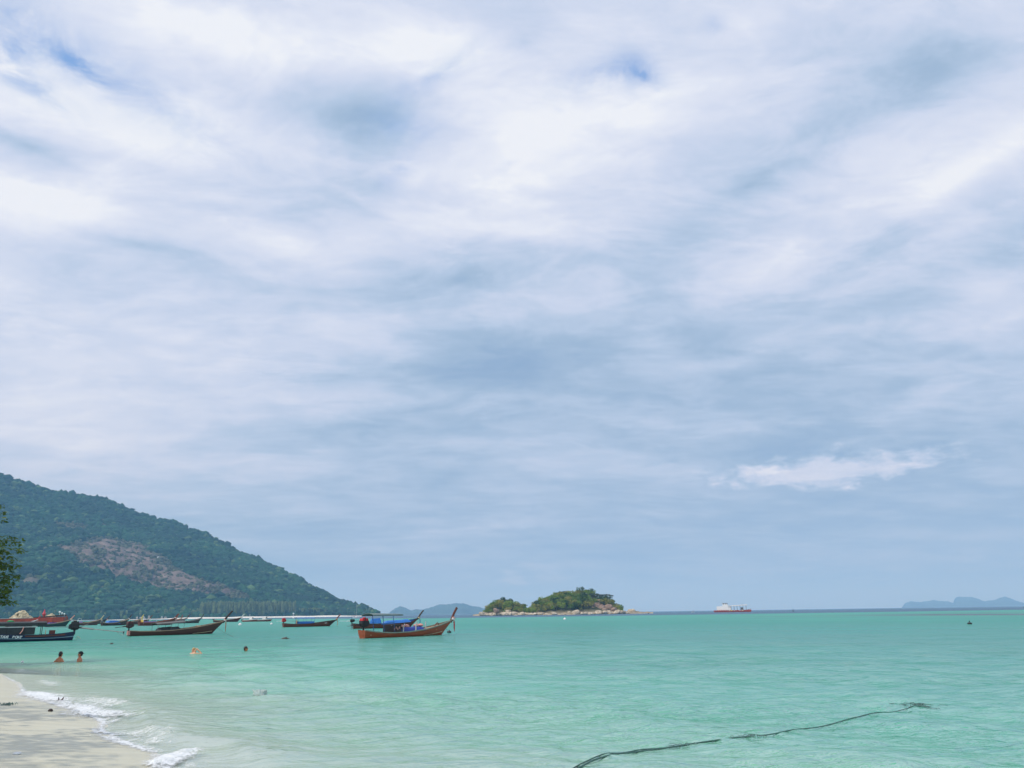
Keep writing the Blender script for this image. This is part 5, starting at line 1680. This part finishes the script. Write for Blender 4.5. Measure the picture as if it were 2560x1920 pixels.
shade = [(30, 1772, 1.1, .35), (-60, 1790, 1.6, .6), (70, 1795, 1.0, .4), (150, 1800, .9, .3), (190, 1850, .8, .3), (215, 1832, .5, .15), (90, 1872, 1.1, .35), (170, 1880, .8, .25), (240, 1868, .5, .15), (0, 1895, 1.2, .35),
         (-120, 1840, 1.3, .5), (-200, 1800, 1.6, .7), (-150, 1890, 1.5, .5), (60, 1925, 1.2, .3), (150, 1950, .9, .2), (-60, 1950, 1.5, .4), (-300, 1850, 1.6, .6)]
c0 = shade_point(-170, 1850, 5.2)
t2 = empty('almond_tree', (c0.x, c0.y, .6), 0, 'leafy beach tree just out of frame whose shade falls on the sand', 'tree', 'leafy trees along the beach')
lob2 = []
for (px, py, rx, ry) in shade:
    q = shade_point(px, py, random.uniform(4.6, 6.2)) - t2.location
    lob2.append((tuple(q), (rx, rx, ry)))
c = bpy.data.objects.new('crown', crown_mesh('crown', lob2, 2500, .26, 56, LEAF_NEAR, .9, .10)); col.objects.link(c); c.parent = t2
MB().tube([(0, 0, -.6), (.1, 0, 1.8), (.0, .1, 3.6), (.1, .1, 5.0)], [.30, .24, .17, .07], 9).build('trunk', BARK, t2, True)
for l in lob2:
    e = Vector(l[0]); s0 = Vector((.05, 0, min(max(e.z - .8, 1.4), 4.6)))
    MB().tube([s0, s0.lerp(e, .5) + Vector((0, 0, .12)), e], [.06, .035, .012], 6).build('branch', BARK, t2, True)


# ------------------------------------------------------------------ people in the water
def remeshed(mb, name, voxel, smooth_it=4):
    me = mb.mesh(name); o = bpy.data.objects.new(name, me); col.objects.link(o)
    md = o.modifiers.new('r', 'REMESH'); md.mode = 'VOXEL'; md.voxel_size = voxel; md.use_smooth_shade = True
    ms = o.modifiers.new('s', 'SMOOTH'); ms.iterations = smooth_it; ms.factor = .5
    dg = bpy.context.evaluated_depsgraph_get()
    out = bpy.data.meshes.new_from_object(o.evaluated_get(dg)); out.name = name
    bpy.data.objects.remove(o)
    return out


def head_into(mb, c, s=1.0):
    """head facing +y in its own coordinates; c is the centre of the skull"""
    c = Vector(c)
    mb.ball(c + Vector((0, -.012, .02)) * s, Vector((.076, .094, .098)) * s, nu=18, nv=12)
    mb.ball(c + Vector((0, .03, -.055)) * s, Vector((.056, .058, .070)) * s, nu=16, nv=10)
    mb.bar(c + Vector((0, .085, .02)) * s, c + Vector((0, .108, -.028)) * s, .022 * s, .022 * s)
    for sx in (1, -1): mb.ball(c + Vector((sx * .080, -.005, -.015)) * s, Vector((.014, .024, .034)) * s, nu=10, nv=6)


def face_into(root, c, s, M):
    c = Vector(c)
    for sx in (1, -1):
        e = MB().ball(M @ (c + Vector((sx * .030, .082, .012)) * s), .011 * s, nu=8, nv=6).build('eye', HAIRD, root, True)
    MB().ball(M @ (c + Vector((0, .083, -.062)) * s), Vector((.024, .010, .007)) * s, nu=10, nv=6).build('mouth', PINK, root, True)


def person(px, py, yaw, label, skin, arms, lean=(0, 0), head_yaw=0.0, head_pos=(0, 0, .30), hair=HAIRD, hair_style='short', cap=None, torso=True, scale=1.0, swim=False):
    root = empty('person', ground(px, py), R(yaw), label, 'person', 'bathers in the shallow water')
    root.scale = (scale,) * 3
    mb = MB()
    hx, hy, hz = head_pos
    if torso:
        # pelvis to neck, as one run of oval sections
        secs = [(-.62, .165, .11, 0), (-.45, .160, .105, 0), (-.25, .145, .10, .25), (-.08, .160, .105, .55), (.04, .172, .105, .75), (.10, .150, .09, .85), (.135, .085, .07, .92), (.17, .055, .058, .95), (.23, .052, .056, 1.0)]
        rings = []
        for z, rx, ry, k in secs:
            zz_ = hz - .30 + z; yb = 0.0
            if swim and z < .06: zz_ = hz - .24 + .15 * (z - .06); yb = (z - .06) * 1.0
            if swim and z < .06: rings.append([(hx * k + rx * math.cos(a), hy * k + yb, zz_ + ry * math.sin(a)) for a in np.linspace(0, 2 * math.pi, 17)[:-1]])
            else: rings.append([(hx * k + lean[0] * k + rx * math.cos(a), hy * k + ry * math.sin(a), zz_) for a in np.linspace(0, 2 * math.pi, 17)[:-1]])
        mb.rings(rings)
        for sx in (1, -1):
            mb.tube([(sx * .09, 0, hz - .90), (sx * .10, 0, hz - 1.25), (sx * .10, -.02, hz - 1.60)], [.085, .06, .045], 10)
    for pts in arms:
        mb.tube(pts[0], pts[1], 10)
        e = Vector(pts[0][-1]); d = (e - Vector(pts[0][-2])).normalized()
        mb.ball(e + d * .05, (.03, .04, .06), d.to_track_quat('Z', 'Y').to_matrix(), 8, 6)
        for f_ in range(4):                                  # fingers and thumb
            o_ = d.cross(Vector((0, 1, .2))).normalized() * (.018 * (f_ - 1.5))
            mb.tube([e + d * .07 + o_, e + d * (.13 - .008 * abs(f_ - 1.5)) + o_ * 1.2], [.011, .009], 6)
        mb.tube([e + d * .02, e + d * .06 + Vector((.03, .02, 0))], [.012, .010], 6)
    hm = MB(); head_into(hm, (0, 0, 0))
    HM = Matrix.Translation((hx, hy, hz)) @ Matrix.Rotation(R(head_yaw), 4, 'Z')
    hm.v = [tuple(HM @ Vector(q)) for q in hm.v]
    mb.add(hm.v, hm.f)
    link_mesh('body', remeshed(mb, 'body', .013), skin, root)
    face_into(root, (0, 0, 0), 1.0, HM)
    hb = MB()
    if hair_style == 'short':
        hb.ball((0, -.020, .034), (.084, .100, .100), nu=16, nv=10, jit=.03).ball((0, -.058, -.020), (.074, .062, .075), nu=14, nv=9, jit=.03)
    else:
        hb.ball((0, -.022, .030), (.086, .100, .100), nu=16, nv=10, jit=.03).ball((0, -.075, -.06), (.075, .05, .12), nu=14, nv=9, jit=.05)
    hb.v = [tuple(HM @ Vector(q)) for q in hb.v]
    # keep the hair off the face
    link_mesh('hair', remeshed(hb, 'hair', .012, 2), hair, root)
    if cap:
        cb = MB()
        rings = []
        for k in range(7):
            t = k / 6 * math.pi / 2
            rings.append([(.094 * math.cos(t) * math.cos(a), -.016 + .112 * math.cos(t) * math.sin(a), .045 + .088 * math.sin(t)) for a in np.linspace(0, 2 * math.pi, 19)[:-1]])
        cb.rings(rings)
        brim = [[(x, y, .045 + z) for (x, y, z) in row] for row in (
            [(-.075, -.085, -.002), (-.04, -.105, 0), (0, -.112, 0), (.04, -.105, 0), (.075, -.085, -.002)],
            [(-.07, -.15, -.030), (-.04, -.185, -.026), (0, -.195, -.024), (.04, -.185, -.026), (.07, -.15, -.030)])]
        cb.rings([r_ + [(q[0], q[1], q[2] - .008) for q in reversed(r_)] for r_ in brim])
        cb.v = [tuple(HM @ Vector(q)) for q in cb.v]
        cb.build('cap', cap, root, True)
    return root


ra = [.052, .045, .038, .030]
person(147.5, 1655.5, 4, 'tanned bather with short dark hair seen from behind, left of the pair', SKIN,
       [([(-.16, 0, .06), (-.215, -.02, -.02), (-.26, .0, -.16), (-.27, .1, -.34)], ra), ([(.16, 0, .06), (.205, .01, -.04), (.20, .05, -.18), (.17, .15, -.32)], ra)], (-.03, 0), -12, (.025, .02, .355), scale=1.04)
person(199.5, 1655, 92, 'bather in a backwards black cap seen in profile, right of the pair', SKIN,
       [([(-.16, 0, .04), (-.20, .03, -.04), (-.19, .12, -.18), (-.15, .25, -.25)], ra), ([(.16, 0, .04), (.20, .03, -.04), (.19, .12, -.18), (.15, .25, -.25)], ra)], (0, 0), 10, (0, .03, .36), cap=CAPM, scale=1.02)
person(612.5, 1628, -70, 'dark-haired swimmer with only the head above water', SKIN,
       [([(-.16, 0, -.12), (-.22, .1, -.2), (-.2, .3, -.25), (-.1, .45, -.2)], ra)], (0, 0), 0, (0, .04, .115), scale=1.18, swim=True)
fp = person(482, 1635, 0, 'fair swimmer with blond wet hair and one bent arm raised in a triangle', SKINP,
            [([(.09, -.05, .06), (.16, -.06, .18), (.20, -.07, .275), (.33, -.06, .17), (.45, -.04, .05)], [.055, .052, .048, .042, .032]),
             ([(-.16, 0, -.02), (-.05, -.1, .02), (.15, -.12, .03), (.38, -.10, .02)], [.055, .055, .05, .036])], (0, 0), 150, (-.005, .05, .20), hair=HAIRB, hair_style='long', scale=1.08, swim=True)


# ------------------------------------------------------------------ long rope with weed lying in the shallows on the right
def sea_path(pxs, n, wob, seed, dz=0.0, r0=.022):
    r_ = random.Random(seed); P = [ground(*q) for q in pxs]
    # resample evenly
    seg = [0]
    for a, b_ in zip(P[:-1], P[1:]): seg.append(seg[-1] + (b_ - a).length)
    out = []
    us = np.linspace(0, seg[-1], n)
    xs = np.interp(us, seg, [p.x for p in P]); ys = np.interp(us, seg, [p.y for p in P])
    nz1 = (fbm(us * 1.1 + seed * 13, us * 0, 4, seed) - .5) * wob
    for i in range(n):
        out.append((xs[i], ys[i] + nz1[i]))
    x = np.array([q[0] for q in out]); y = np.array([q[1] for q in out])
    z = sea_height(x, y, .05)
    kw = np.hanning(41); kw /= kw.sum(); z = np.convolve(np.pad(z, 20, 'edge'), kw, 'valid') + .014
    lift = dz + .016 * (fbm(us * .9, us * 0 + 4, 3, seed + 2) - .5)
    return [(x[i], y[i], float(z[i] + lift[i])) for i in range(n)]


rope_px = [(1420, 1946), (1480, 1918), (1560, 1893), (1650, 1873), (1745, 1856), (1800, 1850), (1905, 1836), (2030, 1815), (2150, 1796), (2250, 1777), (2310, 1767)]
mb = MB()
mb.tube(sea_path(rope_px, 260, .06, 3, .003), list(np.interp(np.arange(260), [0, 120, 259], [.013, .011, .007])), 6)
mb.tube(sea_path([(1420, 1940), (1480, 1912), (1560, 1888), (1650, 1870), (1745, 1855.5), (1790, 1851)], 150, .05, 3, .002), [.009] * 150, 6)
o = mb.build('anchor_rope', ROPE, None, True); tag(o, 'long dark rope lying in the shallow water across the lower right', 'rope')
WEED = mat('dark_seaweed', (.065, .14, .125), .5, .4, 6.0)


def weed(px, py, rx, ry, n, label, seed, on_sand=False, flat=.02):
    r_ = random.Random(seed); g = ground(px, py); gx = (ground(px + rx, py) - g).length; gy = (ground(px, py - ry) - g).length
    mb = MB()
    for k in range(n):
        a = r_.gauss(0, .42) * gx; b_ = r_.gauss(0, .42) * gy; L_ = r_.uniform(.15, .5) * min(1.0, gx * 1.2)
        th = r_.gauss(0, .5)
        x, y = g.x + a, g.y + b_
        zz_ = float(sea_height(x, y)[0]) if not on_sand else float(.085 * max(-shore_dist(np.array([x]), np.array([y]))[0], 0))
        pts = [(a + L_ * (u - .5) * math.cos(th), b_ + L_ * (u - .5) * math.sin(th) + .03 * math.sin(6 * u), zz_ + flat * r_.uniform(.3, 1.3) * math.sin(math.pi * u)) for u in (0, .33, .66, 1)]
        mb.tube(pts, [.003, .008, .008, .003], 4, .5)
    o = mb.build('seaweed_clump', WEED); o.location = (g.x, g.y, 0)
    return tag(o, label, 'seaweed', 'clumps of dark seaweed')


weed(2288, 1769, 60, 6, 46, 'wide ragged clump of seaweed caught at the far end of the rope', 1)
weed(1880, 1839, 34, 3, 18, 'thin clump of seaweed caught on the middle of the rope', 2)
weed(1700, 1860, 60, 3, 14, 'sparse strands of seaweed along the near part of the rope', 5)
weed(18, 1773, 20, 3, 46, 'flat dark clump of seaweed stranded on the sand at the left edge', 3, True, .04)


# ------------------------------------------------------------------ little things on the sand and in the wash
def beach_z(x, y):
    s_ = float(shore_dist(np.array([x]), np.array([y]))[0]); l_ = max(-s_, 0)
    return .085 * l_ / (1 + l_ / 22)


def on_sand(px, py):
    q = ground(px, py)
    for _ in range(6): q = ground(px, py, beach_z(q.x, q.y))
    return q


q = on_sand(126, 1778.5); o = MB().ball((0, 0, .02), (.055, .045, .035), nu=10, nv=7, jit=.08).build('pebble', WOOD_DARK, None, True); o.location = q; tag(o, 'single dark pebble lying on the wet sand below the foam', 'pebble')
q = on_sand(42, 1886); o = MB().ball((0, 0, .012), (.06, .045, .022), nu=12, nv=7, jit=.05).ball((.03, 0, .02), (.03, .025, .018), nu=8, nv=6).build('seashell', WHITE, None, True); o.location = q; tag(o, 'white seashell on the shaded sand at the lower left', 'shell')
q = ground(150, 1754); o = MB().tube([(-.07, 0, .03), (-.02, 0, .0), (.03, 0, .02), (.07, .02, .10)], [.02, .03, .03, .012], 6).tube([(-.03, 0, .01), (-.06, .02, .10)], [.02, .01], 6).build('driftwood', WOOD_DARK, None, True); o.location = q; tag(o, 'forked dark twig caught in the white foam', 'driftwood')
bm_ = bpy.data.materials.new('clear_plastic'); bm_.use_nodes = True
pb = bm_.node_tree.nodes['Principled BSDF']; pb.inputs['Base Color'].default_value = (.55, .66, .62, 1); pb.inputs['Roughness'].default_value = .12; pb.inputs['Transmission Weight'].default_value = .35
q = ground(648, 1743)
o = MB().ball((0, 0, .06), (.17, .13, .12), nu=14, nv=9, jit=.16).ball((.1, .02, .12), (.09, .08, .06), nu=10, nv=7, jit=.2).tube([(-.12, 0, .12), (-.2, .02, .19)], [.03, .015], 6).build('plastic_bag', bm_, None, False)
o.location = q; tag(o, 'clear crumpled plastic bag floating in the shallows', 'bag')


# ------------------------------------------------------------------ foam of the little breakers
def foam_material():
    m = bpy.data.materials.new('sea_foam'); m.use_nodes = True
    t = m.node_tree; t.nodes.clear(); N = NT(t)
    P = N.n('ShaderNodeNewGeometry').outputs['Position']
    cov = N.attr('cover').outputs['Fac']
    n1 = N.noise(N.v('MULTIPLY', P, (1, .7, 1)), 4.0, 6, .72, 1.4); n2 = N.noise(N.v('MULTIPLY', P, (1, .45, 1)), 15, 4, .7, 1.0)
    n3 = N.noise(N.v('MULTIPLY', P, (1, .6, 1)), 5.5, 3, .5, 2.0)
    lace = N.m('SUBTRACT', 1.0, N.m('MULTIPLY', N.m('ABSOLUTE', N.m('SUBTRACT', n3, 0.5)), 5.5))       # strings of bubbles
    k = N.m('ADD', cov, N.m('ADD', N.m('MULTIPLY', N.m('SUBTRACT', n1, .5), 1.5), N.m('ADD', N.m('MULTIPLY', N.m('SUBTRACT', n2, .5), 1.1), N.m('MULTIPLY', lace, .20))))
    al = N.remap(k, .30, 1.02, 0, .95, True)
    p = N.n('ShaderNodeBsdfPrincipled'); N.put(p.inputs['Base Color'], N.ramp(n2, [(.30, (.62, .68, .68)), (.55, (.88, .90, .91))])); p.inputs['Roughness'].default_value = .6; p.inputs['Specular IOR Level'].default_value = .2
    bn = N.n('ShaderNodeBump'); bn.inputs['Distance'].default_value = .03; N.put(bn.inputs['Height'], n2); t.links.new(bn.outputs[0], p.inputs['Normal'])
    tr = N.n('ShaderNodeBsdfTransparent'); mx = N.n('ShaderNodeMixShader'); N.put(mx.inputs[0], al)
    t.links.new(tr.outputs[0], mx.inputs[1]); t.links.new(p.outputs[0], mx.inputs[2])
    o = N.n('ShaderNodeOutputMaterial'); t.links.new(mx.outputs[0], o.inputs[0])
    return m


FOAM = foam_material()


def foam_band(pts, cover=1.0, lump=.05, seed=1, skew=0.0):
    """pts: (px, py, width in m, strength) along the crest"""
    G = [ground(p[0], p[1]) for p in pts]
    seg = [0]
    for a, b_ in zip(G[:-1], G[1:]): seg.append(seg[-1] + (b_ - a).length)
    n = max(20, int(seg[-1] / .05)); us = np.linspace(0, seg[-1], n)
    x = np.interp(us, seg, [g.x for g in G]); y = np.interp(us, seg, [g.y for g in G])
    ker = np.hanning(13); ker /= ker.sum()
    x = np.convolve(np.pad(x, 6, 'edge'), ker, 'valid'); y = np.convolve(np.pad(y, 6, 'edge'), ker, 'valid')
    w = 1.45 * np.interp(us, seg, [p[2] for p in pts]); st = np.interp(us, seg, [p[3] for p in pts])
    tx, ty = np.gradient(x), np.gradient(y); l_ = np.hypot(tx, ty); nx, ny = -ty / l_, tx / l_
    m_ = 26; vs = np.linspace(-1, 1, m_)
    wob = 1 + .5 * (fbm(us * 1.7, us * 0 + seed, 3, seed) - .5)
    X = x[None] + nx[None] * vs[:, None] * (w * wob)[None] * .5; Y = y[None] + ny[None] * vs[:, None] * (w * wob)[None] * .5
    edge = np.exp(-(vs[:, None] / .55) ** 2) - .035
    C = .80 * cover * st[None] * edge * (.55 + .9 * fbm(X * 1.3, Y * 1.3, 3, seed + 5))
    endf = np.clip(np.minimum(us, seg[-1] - us) / .5, 0, 1)
    C = C * endf[None]
    s_ = shore_dist(X.ravel(), Y.ravel())
    zs = np.maximum(sea_height(X.ravel(), Y.ravel()), np.where(s_ < 0, .085 * -s_, -1)).reshape(X.shape)
    Z = zs + .006 + lump * np.clip(C - .25, 0, 1) * fbm(X * 7, Y * 7, 4, seed + 9) * 1.6
    return np.stack([X, Y, Z], -1).reshape(-1, 3), grid_faces(m_, n), C.ravel()


bands = [
    ([(-60, 1682, .30, .5), (10, 1690, .30, .6), (45, 1710, .30, .8), (60, 1732, .30, .9), (125, 1757, .34, 1.0), (205, 1780, .34, 1.0), (258, 1803, .30, .9), (252, 1826, .25, .9), (298, 1853, .28, 1.0), (383, 1884, .30, 1.0), (408, 1917, .30, 1.0), (440, 1950, .3, .9)], 1.0, .02, 9),
    ([(52, 1727, .5, .6), (90, 1738, 1.5, 1.1), (130, 1750, 1.6, 1.05), (152, 1757, 1.0, .75), (200, 1771, 1.3, 1.0), (250, 1787, 1.8, 1.15), (290, 1790, 1.6, 1.1), (320, 1780, .7, .7)], 1.0, .09, 1),
    ([(95, 1700, .5, .6), (118, 1706, .9, .8), (135, 1718, .8, .5)], .9, .04, 2),
    ([(310, 1792, .3, .6), (275, 1806, .25, .8), (236, 1826, .28, .85), (252, 1842, .30, .8), (300, 1856, .45, .9), (355, 1870, .55, 1.0), (410, 1884, .45, .8)], .95, .02, 3),
    ([(290, 1825, 1.2, .5), (360, 1842, 1.8, .75), (430, 1862, 1.0, .6)], .85, .01, 4),
    ([(385, 1932, .8, 1.0), (412, 1908, .75, 1.15), (445, 1888, .65, 1.1), (490, 1873, .5, 1.0), (550, 1870, .35, .7)], 1.05, .08, 5),
    ([(420, 1935, .9, .6), (480, 1905, 1.0, .55), (550, 1890, .8, .5)], .8, .03, 6),
    ([(180, 1740, 1.6, .5), (240, 1752, 2.2, .75), (300, 1768, 1.6, .6)], .85, .02, 7),
]
Vs, Fs, Cs = [], [], []; off = 0
for bnd in bands:
    V, Fc, C = foam_band(*bnd); Vs.append(V); Fs.append(Fc + off); Cs.append(C); off += len(V)
me = np_mesh('sea_foam', np.concatenate(Vs), np.concatenate(Fs), True, {'cover': np.concatenate(Cs)})
o = link_mesh('sea_foam', me, FOAM); tag(o, 'white foam of the small waves breaking on the sand', 'foam', kind='stuff')


# ------------------------------------------------------------------ haze
def build_haze():
    bm = bmesh.new()
    bmesh.ops.create_cube(bm, size=1.0)
    top, bot, half = 700.0, -6.0, 32000.0
    for v in bm.verts:
        v.co = (v.co.x * 2 * half, v.co.y * 2 * half, top if v.co.z > 0 else bot)
    me = bpy.data.meshes.new('haze'); bm.to_mesh(me); bm.free()
    m = bpy.data.materials.new('sea_air'); m.use_nodes = True
    t = m.node_tree; t.nodes.clear(); N = NT(t)
    o = N.n('ShaderNodeOutputMaterial'); v = N.n('ShaderNodeVolumePrincipled')
    v.inputs['Color'].default_value = (*HAZE_COL, 1)
    v.inputs['Density'].default_value = HAZE_DENS
    v.inputs['Absorption Color'].default_value = (0.60, 0.50, 1, 1)     # clear air: it scatters blue most and absorbs little
    v.inputs['Anisotropy'].default_value = 0.0
    t.links.new(v.outputs[0], o.inputs['Volume'])
    m.cycles.homogeneous_volume = True
    ob = link_mesh('haze', me, m)
    tag(ob, kind='stuff')


HAZE_DENS = 1.3e-4
HAZE_COL = (0.31, 0.62, 1.0)
build_haze()
